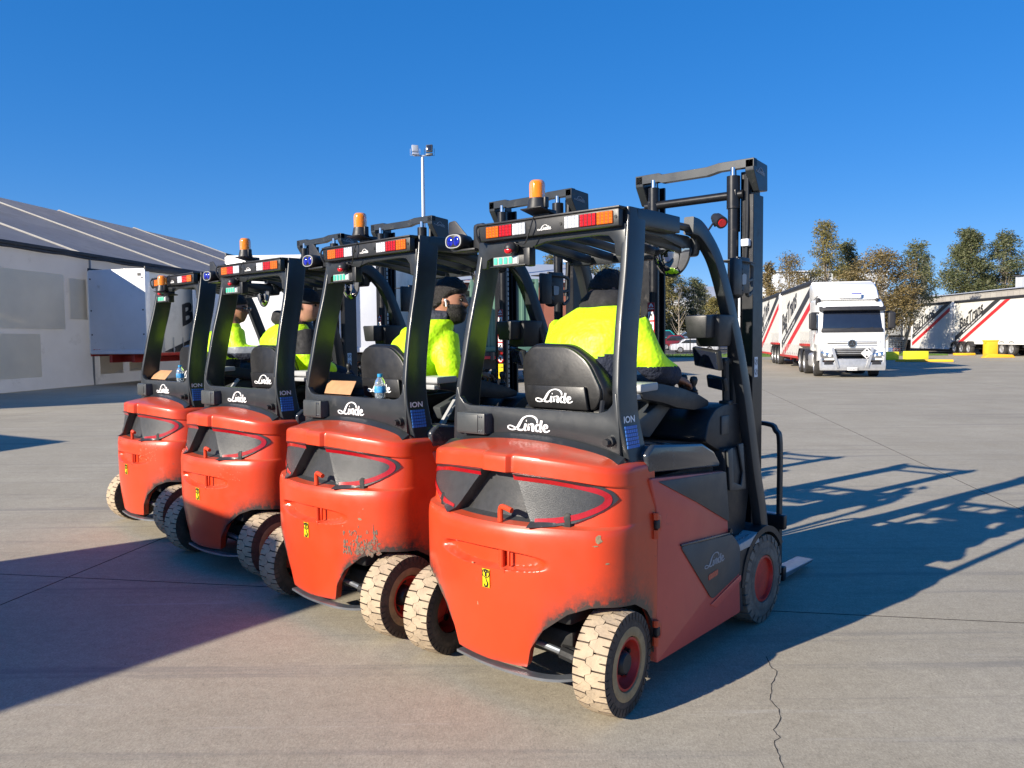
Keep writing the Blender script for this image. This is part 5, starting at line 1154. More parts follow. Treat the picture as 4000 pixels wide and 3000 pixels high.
c = gp(3592, 1360); mb = MB(); mb.cyl((0, 0, 0), (0, 0, .05), .28, 14); mb.cyl((0, 0, .04), (0, 0, 1.05), .20, 14, .05); mb.mi = 1; mb.cyl((0, 0, .5), (0, 0, .68), .138, 14, .108); t = mb.obj('traffic_cone', [M_ora, M_white]); t.location = c; tag(t, 'orange traffic cone at the nose of the shaded trailer', 'cone')
c = gp(3618, 1362); t = thing('low_barrier', 'low black metal crowd barrier before the shaded trailer', 'barrier', c); mb = MB()
for k in range(14): mb.box((-1+k*.155, 0, .5), (.02, .02, .9))
mb.box((0, 0, .95), (2.1, .04, .04)); mb.box((0, 0, .1), (2.1, .04, .04)); mb.obj('barrier_rails', M_dk, t, smooth=0)

# ------------------------------------------------------------------ unseen box trucks added at left, footprints shaped to cast the ground shadows
def shadow_truck(label, foot, H):
    """foot: ground points front right, front left, rear left, rear right"""
    A = Vector((*foot[0], 0)); d = (Vector((*foot[3], 0))-A); L = d.length; az = math.atan2(-d.y, -d.x)
    T = thing('shadow_box_truck', label, 'truck', A, az); R = Matrix.Rotation(-az, 3, 'Z'); P = [R @ (Vector((*p, 0))-A) for p in foot]; W = P[1].y
    mb = MB(); mb.prism([(p.x, p.y) for p in P], 'z', .9, H, .03); mb.obj('shadow_truck_cargo_box', M_tw, T)
    mb = MB(); mb.box((-L/2, W/2, .75), (L, W*.5, .3)); mb.obj('chassis', M_tk, T)
    mb = MB(); mb.prism([(p.x*.98-.05, p.y*.96+.05) for p in P], 'z', .3, .9, .02); mb.obj('shadow_truck_side_skirts', M_tw, T)
    for x in (-1.4, -L+1.4):
        for y, s_ in ((.2, -1), (W-.2, 1)): truck_wheel(T, (x, y, .5), side=s_)
    return T
_o = Vector((-5.47, -3.99))
def _bk(p, az, L): return (p[0]-sin(radians(az))*L, p[1]-cos(radians(az))*L)
C_, D_ = (-.66+_o.x, 5.35+_o.y), (-2.05+_o.x, 7.03+_o.y)
shadow_truck('unseen white box truck added just left of the view to cast a shadow', (C_, D_, _bk(D_, 38, 8), _bk(C_, 38, 7)), 2.9)
shadow_truck('unseen white box truck added farther left of the view to cast a shadow', ((-12.9, 8.75), (-15.0, 10.0), _bk((-15.0, 10.0), 20, 7.5), _bk((-12.9, 8.75), 18, 7.5)), 3.0)
# ------------------------------------------------------------------ trees
def leafmat(name, c1, c2, c3):
    m = bpy.data.materials.new(name); m.use_nodes = True; n, l = m.node_tree.nodes, m.node_tree.links; p = n['Principled BSDF']; out = n['Material Output']
    tc = n.new('ShaderNodeTexCoord'); a = n.new('ShaderNodeTexNoise'); a.inputs['Scale'].default_value = .55; a.inputs['Detail'].default_value = 2; b = n.new('ShaderNodeTexNoise'); b.inputs['Scale'].default_value = 6; l.new(tc.outputs['Object'], a.inputs['Vector']); l.new(tc.outputs['Object'], b.inputs['Vector'])
    r = n.new('ShaderNodeValToRGB'); r.color_ramp.elements[0].position = .36; r.color_ramp.elements[1].position = .64; r.color_ramp.elements[0].color = (*c1, 1); r.color_ramp.elements[1].color = (*c2, 1); l.new(a.outputs['Fac'], r.inputs[0])
    mx = n.new('ShaderNodeMix'); mx.data_type = 'RGBA'; mr = n.new('ShaderNodeMapRange'); mr.inputs[1].default_value = .45; mr.inputs[2].default_value = .62; l.new(b.outputs['Fac'], mr.inputs[0]); l.new(mr.outputs[0], mx.inputs[0]); l.new(r.outputs[0], mx.inputs[6]); mx.inputs[7].default_value = (*c3, 1)
    l.new(mx.outputs[2], p.inputs['Base Color']); p.inputs['Roughness'].default_value = .55
    tr = n.new('ShaderNodeBsdfTranslucent'); l.new(mx.outputs[2], tr.inputs['Color']); ms = n.new('ShaderNodeMixShader'); ms.inputs[0].default_value = .22; l.new(p.outputs[0], ms.inputs[1]); l.new(tr.outputs[0], ms.inputs[2]); l.new(ms.outputs[0], out.inputs['Surface'])
    return m
LG = leafmat('dark_green_gum_leaves', (.060, .085, .030), (.115, .130, .050), (.17, .165, .08))
LO = leafmat('olive_gum_leaves', (.125, .125, .032), (.205, .180, .050), (.28, .22, .08))
LB = leafmat('brown_olive_leaves', (.125, .100, .035), (.200, .150, .055), (.26, .19, .08))
LS = leafmat('grey_green_leaves', (.125, .135, .075), (.20, .20, .12), (.26, .25, .17))
M_bark = mat('pale_gum_bark', (.32, .27, .21), .85, var=.3, vs=3, bump=.4, bs=12, dirt=((.10, .08, .06), .6, 3., .5))
def tree(label, px, y_, top, hw, Lm, seed, base=None, conic=.5, dens=1.0, low=.16, group='gum trees along the yard edge'):
    """px, top in photo pixels, y_ depth in metres, hw half width of the crown in photo pixels"""
    r = random.Random(seed); X = (px-2000)/3082.93*y_; hor = 1325-.01*(px-2000); H = (hor-top)*y_/3082.93+1.6; Wc = 1.22*hw*y_/3082.93
    T = thing('gum_tree', label, 'tree', (X, y_, 0), 0, group); V = Vector
    mb = MB(); lean = V((r.uniform(-.06, .06), r.uniform(-.06, .06), 1)); tr = [V((0, 0, 0))]
    for k in range(1, 9): tr.append(tr[-1]+V((lean.x+r.uniform(-.10, .10), lean.y+r.uniform(-.1, .1), 1))*H*.95/8)
    rad = [.0125*H*(1-k/9.2)+.01 for k in range(9)]; mb.tube(cat([(*p,) for p in tr], 2), [lerp(rad[min(8, k//2)], rad[min(8, k//2+1)], (k % 2)/2) for k in range(17)], 8)
    clumps = []; n = int(36+H*2.2)
    for k in range(n):
        f = low+(1-low)*(k+.5)/n; z = H*f; pr = Wc*(sin(pi*min(1, (f-low)/(1-low)*.85+.12))**.6)*(1 if conic < .3 else lerp(1.15, .35, ((f-low)/(1-low))**1.2)); a = r.uniform(0, 2*pi); d = pr*r.uniform(.25, .92)
        c = V((d*cos(a), d*sin(a), z)); i = min(7, int(f*8*.9)); t0 = tr[max(1, i-1)]; clumps.append((c+V((tr[i].x, tr[i].y, 0)), r.uniform(.42, .68)*Wc*lerp(1, .65, f), r.uniform(.7, 1.25)))
        if k % 1 == 0: mb.tube(cat([t0, t0.lerp(clumps[-1][0], .5)+V((0, 0, -.02*H)), clumps[-1][0]], 3), [q*(1-.5*f) for q in (.0055*H, .0048*H, .0042*H, .0034*H, .0026*H, .0018*H, .001*H)], 5)
    mb.obj('trunk', M_bark, T)
    vs, fs = [], []
    for c, R, den in clumps:
        m = int(190*dens*den*max(.7, R*R))
        for j in range(m):
            u = V((r.gauss(0, 1), r.gauss(0, 1), r.gauss(0, .75))).normalized()*R*(r.random()**.45); u.z *= .62
            p = c+u; s = r.uniform(.07, .17)*(1 if y_ < 80 else 1.3); a = r.uniform(0, 2*pi); d = V((cos(a), sin(a), r.uniform(-1.0, .35))).normalized(); e = d.cross(V((r.uniform(-1, 1), r.uniform(-1, 1), r.uniform(-1, 1)))).normalized()
            b = len(vs); vs += [p-e*s*.35, p+d*s*.8-e*s*.30, p+d*s*1.6, p+d*s*.8+e*s*.35]; fs.append((b, b+1, b+2, b+3))
    me = bpy.data.meshes.new('crown'); me.from_pydata([tuple(v) for v in vs], [], fs); me.materials.append(Lm); o = bpy.data.objects.new('crown', me); COL.objects.link(o); o.parent = T
    return T
tree('thin brown gum tree left of the tall tree behind the truck', 3090, 74, 1000, 82, LB, 11, dens=.75)
tree('tallest green gum tree, a cone rising behind the truck cab', 3226, 76, 868, 78, LO, 12, dens=1.3, conic=.9, low=.2)
tree('narrow olive green tree just right of the tallest one', 3318, 80, 950, 62, LG, 13, dens=1.1, conic=.8)
tree('broad brown leaved tree right of the truck cab', 3455, 62, 985, 112, LB, 14, dens=1.2, conic=.1, low=.30)
tree('second brown green tree leaning behind the broad brown one', 3530, 66, 958, 75, LG, 15, dens=.9, conic=.3, low=.35)
tree('small grey green sapling between brown and dark trees', 3615, 96, 1005, 42, LS, 16, dens=.6)
tree('large dark green gum tree behind the block wall', 3765, 92, 902, 88, LG, 17, dens=1.35, conic=.6, low=.25)
tree('open crowned gum tree at the right edge behind the wall', 3925, 92, 915, 72, LG, 18, dens=.95, conic=.15, low=.3)
tree('low shrubby tree beside the open crowned gum', 3850, 96, 1080, 60, LG, 19, dens=1., conic=.1)
tree('brown gum tree seen just right of the nearest mast', 2990, 86, 1030, 45, LB, 20, dens=.7)
mids = [(2085, 96, 1028, 52, LO, 'olive tree above the green container, leftmost one'), (2165, 98, 1003, 50, LO, 'rounder olive tree right of the container'), (2300, 92, 1030, 62, LO, 'olive tree behind the nearest driver, left of his head'), (2390, 95, 1025, 55, LS, 'grey green tree behind the nearest driver head'), (2462, 98, 1035, 60, LO, 'dense olive tree behind the right guard post'), (2535, 96, 1000, 52, LS, 'tall grey green tree just left of the mast'), (2585, 92, 1075, 58, LO, 'bushy olive tree behind the teal car'), (2640, 100, 1070, 55, LO, 'yellow green tree above the teal car'), (2700, 102, 1092, 44, LG, 'slim dark tree beyond the document bin'), (2752, 108, 1112, 34, LS, 'thin open tree before the white gabled warehouse'), (2790, 94, 1165, 44, LO, 'low olive shrub tree under the gabled warehouse'), (2820, 96, 1185, 50, LO, 'low olive shrub tree beside the mast foot'), (2440, 90, 1150, 70, LO, 'low spreading olive tree behind the parked cars, left'), (2520, 89, 1165, 66, LO, 'low spreading olive tree behind the parked cars, centre'), (1985, 100, 1062, 60, LS, 'grey tree tips above the green container'), (1815, 90, 1052, 55, LS, 'grey tree tips beyond the brown building'), (2225, 96, 1080, 45, LO, 'olive tree between container and driver')]
for i, (px, y_, tp, hw, lm, lab) in enumerate(mids): tree(lab, px, y_+14, tp, hw, lm, 40+i, dens=1.0, conic=.2, low=.22, group='trees behind the car park')
# bare pale sapling by the fence
t = thing('bare_sapling', 'leafless pale sapling in front of the teal car', 'tree', (20.3, 96, 0)); mb = MB(); rs_ = random.Random(9)
mb.tube([(0, 0, 0), (.05, 0, 2.2), (0, 0, 6.5)], [.12, .08, .03], 6); mb.obj('trunk', M_bark, t); mb = MB()
for k in range(16):
    z = 1.8+k*.28; a = rs_.uniform(0, 6.28); mb.tube([(0, 0, z), (.5*cos(a), .5*sin(a), z+.6), (1.0*cos(a), 1.0*sin(a), z+1.6)], [.04, .025, .01], 5)
mb.obj('branches', M_bark, t)

# ------------------------------------------------------------------ people
M_skin = mat('skin_tan', (.36, .17, .105), .5, var=.10, vs=20)
M_skin2 = mat('skin_light', (.52, .27, .19), .5, var=.10, vs=20)
M_hair = mat('black_hair', (.010, .008, .008), .5, var=.4, vs=50, bump=.8, bs=180)
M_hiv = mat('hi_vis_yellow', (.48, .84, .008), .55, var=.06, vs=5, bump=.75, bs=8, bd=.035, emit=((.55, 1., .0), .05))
M_navy = mat('navy_fabric', (.018, .024, .045), .8, var=.25, vs=10, bump=.9, bs=14, bd=.03)
M_blkf = mat('black_hoodie_fabric', (.016, .016, .018), .85, var=.25, vs=10, bump=.5, bs=30)
M_slv = mat('reflective_grey_tape', (.22, .24, .28), .5, var=.15, vs=20, bump=.4, bs=30)
M_eye = mat('eye_dark', (.01, .008, .006), .2, var=0)
def headfn(d, off=0.):
    x, y, z = d; az = math.degrees(math.atan2(y, x)); el = math.degrees(math.asin(max(-1, min(1, z))))
    g = lambda a, e, sa, se: math.exp(-((az-a)/sa)**2-((el-e)/se)**2)
    w = .074*(1-.20*max(0, -z)**1.5); dpt = .098 if x > 0 else .104
    r = 1/sqrt((x/dpt)**2+(y/w)**2+(z/(.125 if z > 0 else .118))**2)
    r += .024*g(0, -8, 8, 9)+.010*g(0, 4, 7, 12)+.006*(g(18, 17, 14, 5)+g(-18, 17, 14, 5))-.010*(g(20, 7, 9, 7)+g(-20, 7, 9, 7))+.008*g(0, -32, 14, 4)-.004*g(0, -25, 16, 3)+.012*g(0, -54, 18, 12)+.004*(g(38, -10, 14, 12)+g(-38, -10, 14, 12))
    return r+off
def shell(mb, M, fn, nu=40, nv=28):
    """closed lat-long surface: fn(direction) -> radius"""
    V = Vector; top = mb.b.verts.new(M @ V((0, 0, fn((0, 0, 1))))); bot = mb.b.verts.new(M @ V((0, 0, -fn((0, 0, -1))))); rows = []
    for j in range(1, nv):
        t = pi*j/nv; row = []
        for i in range(nu):
            p = 2*pi*i/nu; d = (sin(t)*cos(p), sin(t)*sin(p), cos(t)); r = fn(d); row.append(mb.b.verts.new(M @ V((d[0]*r, d[1]*r, d[2]*r))))
        rows.append(row)
    for a, b in zip(rows, rows[1:]):
        for i in range(nu): mb.b.faces.new((a[i], b[i], b[(i+1) % nu], a[(i+1) % nu])).material_index = mb.mi
    for i in range(nu): mb.b.faces.new((top, rows[0][i], rows[0][(i+1) % nu])); mb.b.faces.new((bot, rows[-1][(i+1) % nu], rows[-1][i]))
def torso(mb, secs, n=24, p=2.4):
    rs = []
    for cx, cy, cz, rx, ry, yaw in secs:
        row = []
        for k in range(n):
            t = 2*pi*k/n; u = math.copysign(abs(cos(t))**(2/p), cos(t))*rx; v = math.copysign(abs(sin(t))**(2/p), sin(t))*ry
            row.append(Vector((cx+u*cos(yaw)-v*sin(yaw), cy+u*sin(yaw)+v*cos(yaw), cz)))
        rs.append(row)
    mb.rings(rs)
def limb(mb, pts, rad, seg=12): P = cat([(*p, r) for p, r in zip(pts, rad)], 5) if False else cat(pts, 5); n = len(P); R = [interp(k/(n-1)*(len(rad)-1), [(i, q) for i, q in enumerate(rad)]) for k in range(n)]; mb.tube(P, R, seg)
def hand(mb, c, fwd, side, curl=.6, thumb=1):
    V = Vector; c = V(c); f = V(fwd).normalized(); s = (V(side)-f*V(side).dot(f)).normalized(); n_ = f.cross(s)
    def pt(a, b, d): return c+f*a+s*b+n_*d
    mb.rings([[pt(a, b*w, d*h) for b, d in ((-1, -1), (1, -1), (1, 1), (-1, 1))] for a, w, h in ((-.045, .022, .016), (-.02, .036, .016), (.03, .041, .014), (.048, .038, .011))])
    for k, (b, ln) in enumerate(((-.031, .062), (-.011, .074), (.010, .076), (.031, .066))):
        P = [pt(.035, b, 0), pt(.05+ln*.35, b*1.1, -.004), pt(.05+ln*.62, b*1.12, -.018*curl*1.4), pt(.05+ln*.72, b*1.12, -.045*curl*1.4)]
        mb.tube(P, [.0095, .009, .0085, .007], 8)
    mb.tube([pt(-.02, -.026*thumb, -.004), pt(.012, -.052*thumb, -.012), pt(.045, -.056*thumb, -.022)], [.012, .011, .008], 8)
def pick(o, fn):
    me = o.data; a = [0]*len(me.polygons)
    for i, p in enumerate(me.polygons): a[i] = fn(p.center)
    me.polygons.foreach_set('material_index', a)
def person(pose, label, tors, head, yaw, pitch, armR, armL, skin, jack, jfn, hair=None, beard=0, cap=False, glasses=False, bud=False, hood=None, handR=None, handL=None, roll=0):
    T = thing('person', label, 'person', (pose[0], pose[1], 0), pi/2-pose[2])
    V = Vector; M = Matrix.Translation(head) @ Matrix.Rotation(yaw, 4, 'Z') @ Matrix.Rotation(pitch, 4, 'Y') @ Matrix.Rotation(roll, 4, 'X')
    sh = V(tors[-1][:3])
    def body(mb):
        shell(mb, M, lambda d: headfn(d)); limb(mb, [sh+V((0, 0, -.10)), sh.lerp(V(head), .45), V(head)+V((0, 0, -.05))], [.075, .058, .055])
        for s in (-1, 1):
            mb.sphere(M @ V((-.012, s*.079, .0)), .030, 10, (.62, .35, 1))
        torso(mb, [(a, b, c, d*.86, e*.86, f) for a, b, c, d, e, f in tors])
        for arm in (armR, armL): limb(mb, arm, [.05, .042, .040, .034, .028][:len(arm)] if len(arm) > 3 else [.050, .042, .028])
        for A, h in ((armR, handR), (armL, handL)):
            d = (V(A[-1])-V(A[-2])).normalized(); hand(mb, V(A[-1])+d*.05, h[0] if h else d, h[1] if h else (0, 1, 0), .8, h[2] if h else 1)
        hp = V(tors[0][:3])
        for s in (-1, 1): limb(mb, [hp+V((0, s*.09, 0)), hp+V((.42, s*.13, .03)), hp+V((.55, s*.12, -.42))], [.085, .062, .045])
    bo = remesh([body], 'body', skin, T, .0085, 2)
    def jk(mb):
        torso(mb, tors)
        for arm in (armR, armL):
            n = len(arm); limb(mb, arm, [.088, .080, .060] if n == 3 else [.09, .088, .078, .056])
    j = remesh([jk], 'jacket', jack, T, .011, 7); pick(j, jfn)
    def tr(mb):
        hp = V(tors[0][:3]); torso(mb, [(hp.x, hp.y, hp.z-.08, .13, .185, 0), (hp.x, hp.y, hp.z+.10, .135, .19, 0)])
        for s in (-1, 1): limb(mb, [hp+V((0, s*.09, -.02)), hp+V((.42, s*.13, .03)), hp+V((.55, s*.12, -.38))], [.105, .085, .062]); mb.box(hp+V((.62, s*.12, -.45)), (.26, .10, .09), bev=.03)
    remesh([tr], 'trousers', M_navy, T, .014, 4)
    I = M.inverted()
    def mask(name, m, fn, nu=56, nv=40):
        mb = MB(); shell(mb, M, lambda d: headfn(d)+fn(d), nu, nv); mb.obj(name, m, T, smooth=70)
    if not cap:
        def hf(d):
            x, y, z = d; fr = sst(-.06, .10, z-lerp(.52, -.40, sst(.5, -.9, x))); h = hair or .016
            return -.012+fr*(.012+h*(.55+.45*sst(.1, .8, z)))+fr*.009*noise.noise(Vector((x*11, y*11, z*11)))+fr*(.016*sst(.2, .7, x)*sst(.3, .7, z) if h > .03 else 0)
        mask('hair', M_hair, hf)
    else:
        mask('cap', M_blkf, lambda d: -.010+.030*sst(-.02, .06, d[2]-.24+.10*(d[0] < 0)*0-.0))
        mb = MB(); mb.rings([[M @ V((.085+a*.07*cos(b), .072*sin(b)*1.0, .045-.012*a-.012*sin(b)**2+c)) for c in (0, .005)]*1 for a, b in ()] or [[M @ V((x, y, .047-.05*(x-.08)-.9*y*y+t)) for x, y, t in ((.06, yy, 0), (.165-4.2*yy*yy, yy, 0), (.165-4.2*yy*yy, yy, .005), (.06, yy, .005))] for yy in [-.072+.012*k for k in range(13)]]); mb.obj('cap_peak', M_blkf, T)
        mask('short_hair', M_hair, lambda d: -.012+.018*sst(.25, .05, d[0]+.1)*sst(-.30, -.05, d[2]))
    if beard:
        mask('beard', M_hair, lambda d: -.010+(.012+beard)*sst(-.10, -.24, d[2]+.02*sst(.62, .25, d[0]))*sst(-.05, .22, d[0])*(1-.95*math.exp(-((math.degrees(math.atan2(d[1], d[0]))/17)**2)-(((math.degrees(math.asin(d[2]))+8)/13)**2)))+(.012*sst(-.4, -.8, d[2]) if d[0] > -.1 else 0))
    mb = MB()
    for s in (-1, 1):
        mb.sphere(M @ V((.083, s*.030, .014)), .010, 8); mb.tube([M @ V((.094, s*.014, .034)), M @ V((.094, s*.034, .040)), M @ V((.080, s*.054, .034))], .0035, 6)
    mb.obj('eyes', M_eye, T)
    if glasses:
        mb = MB()
        for s in (-1, 1): mb.box(M @ V((.100, s*.032, .014)), (.008, .050, .030), M.to_3x3(), bev=.003); mb.tube([M @ V((.098, s*.056, .020)), M @ V((.04, s*.078, .018)), M @ V((-.01, s*.084, .012))], .003, 5)
        mb.obj('sunglasses', M_screen, T)
    if bud: mb = MB(); mb.cyl(M @ V((.004, -.088, .006)), M @ V((.010, -.090, -.030)), .005, 8); mb.sphere(M @ V((.002, -.088, .008)), .009, 8); mb.obj('ear_bud', M_white, T)
    if hood:
        c, r, m = hood
        def hd(mb):
            mb.sphere(c, r, 18, (1.0, 1.25, .62)); mb.sphere(V(c)+V((.06, 0, .03)), r*.9, 16, (.9, 1.05, .55)); limb(mb, [V(c)+V((.02, .08, .02)), V(c)+V((-.05, .02, .03)), V(c)+V((0, -.09, .02))], [r*.42]*3)
        remesh([hd], 'hood', m, T, .012, 4)
    return T
# ------------------------------------------------------------------ place the forklifts
POSES = [(.18067, 3.82991, .71409), (-.84344, 4.74921, .7525), (-1.89607, 5.8418, .71854), (-2.91828, 6.94115, .76987)]
LAB = ['nearest orange forklift, front of the row, driver leaning forward',
       'second orange forklift with scraped rear corner and a clipboard in its window',
       'third orange forklift whose lower rear is in shadow, capped driver',
       'farthest orange forklift with the amber beacon hung low at its guard']
F0 = build_forklift()
def low_beacon(F):
    """on the farthest truck the beacon hangs lower, behind the guard"""
    for ch in F.children:
        if ch.name.split('.')[0] == 'beacon_base': ch.location = (-.07, .02, -.175)
# blue spot lamp on a bracket at the left post, fitted to the three nearer trucks
def blue_lamp(F):
    V = Vector; mb = MB(); R = Matrix.Rotation(radians(0), 3, 'Z')
    P = poly_round([(.735, 2.24), (.685, 2.245), (.60, 2.16), (.56, 2.13), (.48, 2.12), (.48, 2.09), (.70, 2.075), (.735, 2.10)], .012, 3)
    mb.prism(P, 'x', .055, .062, .002); mb.obj('lamp_bracket', M_blk, F)
    mb = MB(); rs = []
    for x, k in ((-.040, .94), (-.036, 1.0), (.0, 1.02), (.05, .90), (.075, .6)):
        rs.append([V((x, .605+.062*k*math.copysign(abs(cos(t))**.75, cos(t)), 2.118+.040*k*math.copysign(abs(sin(t))**.75, sin(t)))) for t in [2*pi*i/20 for i in range(20)]])
    mb.rings(rs); bl = mb.obj('blue_lamp', M_blk, F, smooth=50)
    mb = MB(); mb.sphere((-.036, .630, 2.118), .026, 12, (.4, 1, 1.05)); mb.sphere((-.036, .582, 2.118), .026, 12, (.4, 1, 1.05)); mb.obj('blue_lamp_lens', M_blue, bl, smooth=60)
    mb = MB(); mb.lathe([(.0, 0)]*2, seg=3) if False else mb.rings([[V((-.041, .605+(.058*k)*math.copysign(abs(cos(t))**.75, cos(t)), 2.118+(.036*k)*math.copysign(abs(sin(t))**.75, sin(t)))) for t in [2*pi*i/20 for i in range(20)]] for k in (1, .90)], cap=False); mb.obj('lamp_surround', M_silver, bl)
    mb = MB(); mb.box((.03, .47, 2.13), (.05, .08, .15), bev=.02); mb.box((.02, .55, 2.07), (.08, .16, .012), bev=.003); mb.obj('lamp_mount', M_blk, F)
FS = [F0]
for k in range(1, 4): FS.append(copy_tree(F0))
for ch in list(F0.children):
    if ch.name.split('.')[0] == 'belt_rail': bpy.data.objects.remove(ch)
for F, P, lb in zip(FS, POSES, LAB):
    F.location = (P[0], P[1], 0); F.rotation_euler = (0, 0, pi/2-P[2]); F['label'] = lb
blue_lamp(F0)
for F in FS[1:3]:
    for ch in F0.children:
        if ch.name.split('.')[0] in ('lamp_bracket', 'blue_lamp', 'lamp_mount'): copy_tree(ch, F)
low_beacon(FS[3])
# wear that differs between the trucks: scraped patches on the counterweights
M_scr = mat('bare_scraped_metal', (.13, .10, .075), .8, var=.4, vs=60, bump=.5, bs=120, dirt=((.42, .10, .05), .9, 45., .52))
M_chip = mat('chipped_primer', (.26, .19, .11), .8, var=.3, vs=60)
def patch(F, spots, m, name='scrape'):
    r = random.Random(len(spots)*7); many = len(spots) > 8; mb = MB()
    for y, z, w, h in spots:
        t = t_of(y); pts = []; n = 9
        for k in range(n):
            a = 2*pi*k/n; rr = r.uniform(.45, 1.1); yy = y+cos(a)*w*rr; zz = z+sin(a)*h*rr; pts.append(mb.b.verts.new(cwpt(t_of(yy, .5851), zz, .0016, rec=False)))
        c = mb.b.verts.new(cwpt(t, z, .0018, rec=False))
        for k in range(n): mb.b.faces.new((c, pts[(k+1) % n], pts[k]))
        if not many: mb.obj(name, m, F, smooth=0); mb = MB()
    if many: tag(mb.obj(name, m, F, smooth=0), kind='stuff')
    else: mb.b.free()
patch(F0, [(-.515, .762, .012, .020), (-.505, .735, .012, .004), (.06, .60, .010, .007), (.035, .42, .004, .010), (-.54, .66, .006, .005)], M_chip, 'paint_chip')
rr = random.Random(12); sp = []
for k in range(150):
    y = -rr.uniform(.30, .50); z = .452+abs(rr.gauss(0, .055)); sp.append((y, z, rr.uniform(.002, .009), rr.uniform(.003, .018)))
sp += [(-.47, .60, .003, .05), (-.475, .54, .008, .05), (-.45, .50, .016, .025), (-.40, .47, .02, .018)]
patch(FS[1], sp, M_scr); patch(FS[1], [(-.40, .645, .014, .008), (-.30, .60, .006, .004), (-.42, .70, .004, .004)], M_chip, 'paint_chip')
sp = [(-rr.uniform(.22, .42), rr.uniform(.64, .78), rr.uniform(.002, .006), rr.uniform(.002, .006)) for k in range(60)]; patch(FS[3], sp, M_chip, 'paint_chip')
sp = [(-rr.uniform(.25, .45), rr.uniform(.66, .76), rr.uniform(.002, .004), rr.uniform(.002, .004)) for k in range(26)]; patch(FS[2], sp, M_chip, 'paint_chip')

# ------------------------------------------------------------------ clipboards and bottles on the window ledges
M_board = mat('brown_hardboard', (.46, .25, .12), .7, var=.12, vs=14, bump=.1, bs=90)
M_pet = mat('clear_bottle_plastic', (.75, .85, .92), .06, var=.02, trans=.85, coat=.3)
M_lab = mat('blue_bottle_label', (.05, .30, .62), .4, var=.5, vs=40)
M_cap2 = mat('blue_bottle_cap', (.02, .28, .55), .4, var=.05)
def place(o, P): o.location = (P[0], P[1], 0); o.rotation_euler = (0, 0, pi/2-P[2])
for k, (ya, yb) in ((1, (.42, .09)), (3, (.46, .10))):
    P = POSES[k]; mb = MB(); V = Vector
    a, b, c, d = V((.00, ya+.045, 1.342)), V((.00, yb+.075, 1.345)), V((-.095, yb, 1.275)), V((-.095, ya-.055, 1.275)); n_ = V((.004, 0, .006)); vs1 = [mb.b.verts.new(p) for p in (a, b, c, d)]; vs2 = [mb.b.verts.new(p+n_) for p in (a, b, c, d)]
    fs = [mb.b.faces.new(vs1), mb.b.faces.new(vs2[::-1])]+[mb.b.faces.new((vs1[i], vs2[i], vs2[(i+1) % 4], vs1[(i+1) % 4])) for i in range(4)]
    bmesh.ops.recalc_face_normals(mb.b, faces=fs); o = mb.obj('clipboard', M_board); place(o, P)
    tag(o, 'brown clipboard leaning in the rear window of the second forklift' if k == 1 else 'brown clipboard leaning in the rear window of the farthest forklift', 'clipboard', 'clipboards on forklift ledges')
for k, y in ((1, -.19), (3, -.20)):
    P = POSES[k]; T = thing('water_bottle', 'small water bottle with blue cap beside the clipboard of the second forklift' if k == 1 else 'pale water bottle in the window of the farthest forklift', 'bottle', group='water bottles on forklift ledges'); place(T, P); x = -.085
    mb = MB(); mb.lathe([(0, 1.268), (.030, 1.270), (.033, 1.285), (.031, 1.32), (.033, 1.35), (.028, 1.368), (.014, 1.388), (.013, 1.392), (0, 1.392)], (x, y, 0), 'z', 20); mb.obj('bottle_body', M_pet, T, smooth=60)
    mb = MB(); mb.lathe([(.0335, 1.300), (.0340, 1.302), (.0340, 1.335), (.0335, 1.337)], (x, y, 0), 'z', 20); mb.obj('bottle_label', M_lab, T, smooth=60)
    mb = MB(); mb.lathe([(.014, 1.390), (.0155, 1.391), (.0155, 1.408), (0, 1.409)], (x, y, 0), 'z', 14); mb.obj('bottle_cap', M_cap2, T, smooth=40)

# ------------------------------------------------------------------ drivers
def jf1(c): return 0 if (c.z > 1.505+.02*sin(c.y*20) and not (c.z < 1.47)) or (c.z > 1.455 and abs(c.y+.0) > .24) else 1
person(POSES[0], 'driver of the nearest forklift bent forward, back turned, hi vis yellow jacket',
    [(.33, .0, 1.27, .14, .20, 0), (.31, .0, 1.38, .155, .225, 0), (.31, .0, 1.50, .16, .25, 0), (.34, -.01, 1.61, .16, .255, -.1), (.38, -.02, 1.70, .14, .23, -.1), (.43, -.03, 1.765, .10, .15, -.1)],
    (.52, .015, 1.835), radians(-18), radians(34), [(.40, -.22, 1.67), (.42, -.315, 1.48), (.60, -.34, 1.40)], [(.40, .20, 1.67), (.46, .29, 1.47), (.70, .22, 1.42)],
    M_skin, [M_hiv, M_navy], jf1, hood=((.43, -.03, 1.775), .115, M_blkf), handR=((.9, 0, -.3), (0, 1, 0), 1))
def jf2(c): return 0 if c.z > 1.375 else 1
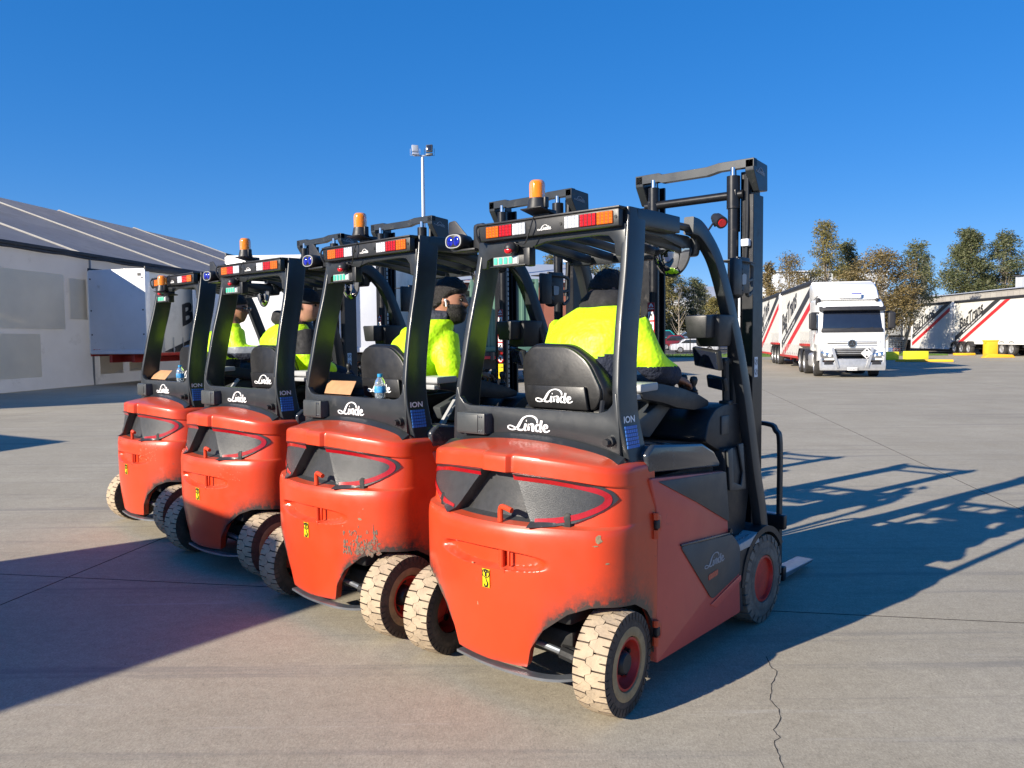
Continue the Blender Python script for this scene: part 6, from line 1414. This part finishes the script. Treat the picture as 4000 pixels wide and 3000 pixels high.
person(POSES[1], 'bearded driver with white ear bud looking right, hi vis yellow jacket, second forklift',
    [(.34, .04, 1.27, .14, .20, 0), (.32, .02, 1.38, .15, .22, -.1), (.32, -.03, 1.50, .16, .25, -.2), (.33, -.08, 1.60, .16, .235, -.3), (.35, -.14, 1.68, .13, .19, -.4), (.37, -.20, 1.725, .09, .12, -.4)],
    (.40, -.275, 1.83), radians(-66), radians(2), [(.36, -.26, 1.62), (.32, -.36, 1.40), (.56, -.32, 1.385)], [(.38, .06, 1.64), (.46, .20, 1.46), (.70, .16, 1.42)],
    M_skin, [M_hiv, M_slv], jf2, hair=.030, beard=.010, bud=True, hood=((.36, -.21, 1.725), .075, M_navy), handR=((1, -.1, -.1), (0, 1, 0), 1))
def jf3(c): return 1 if (c.y < -.12 and c.z > 1.50) or c.z > 1.73 or c.z < 1.36 else 0
person(POSES[2], 'driver in black cap looking right, hi vis vest over black hoodie, third forklift',
    [(.34, .06, 1.27, .14, .20, 0), (.32, .08, 1.38, .15, .22, 0), (.32, .10, 1.50, .15, .25, 0), (.33, .11, 1.62, .15, .25, 0), (.35, .10, 1.70, .12, .20, 0), (.37, .08, 1.75, .08, .12, 0)],
    (.42, -.06, 1.865), radians(-62), radians(4), [(.36, -.12, 1.67), (.35, -.18, 1.46), (.60, -.10, 1.37)], [(.36, .32, 1.66), (.40, .38, 1.45), (.68, .26, 1.42)],
    M_skin2, [M_hiv, M_blkf], jf3, cap=True, hood=((.33, .12, 1.775), .095, M_blkf))
def jf4(c): return 0 if c.z > 1.56 or (c.z > 1.45 and c.y > -.30) else (2 if c.z > 1.50 else 1)
person(POSES[3], 'driver with sunglasses looking right, hi vis jacket with navy sleeve, farthest forklift',
    [(.34, -.02, 1.27, .14, .20, 0), (.34, -.05, 1.38, .15, .22, 0), (.34, -.08, 1.50, .15, .24, 0), (.35, -.12, 1.62, .14, .22, -.2), (.37, -.16, 1.71, .12, .18, -.3), (.38, -.19, 1.765, .08, .11, -.3)],
    (.45, -.20, 1.885), radians(-60), radians(4), [(.38, -.27, 1.69), (.38, -.38, 1.52), (.56, -.52, 1.50)], [(.38, .06, 1.67), (.44, .18, 1.46), (.70, .16, 1.42)],
    M_skin, [M_hiv, M_navy, M_slv], jf4, glasses=True, hair=.014)
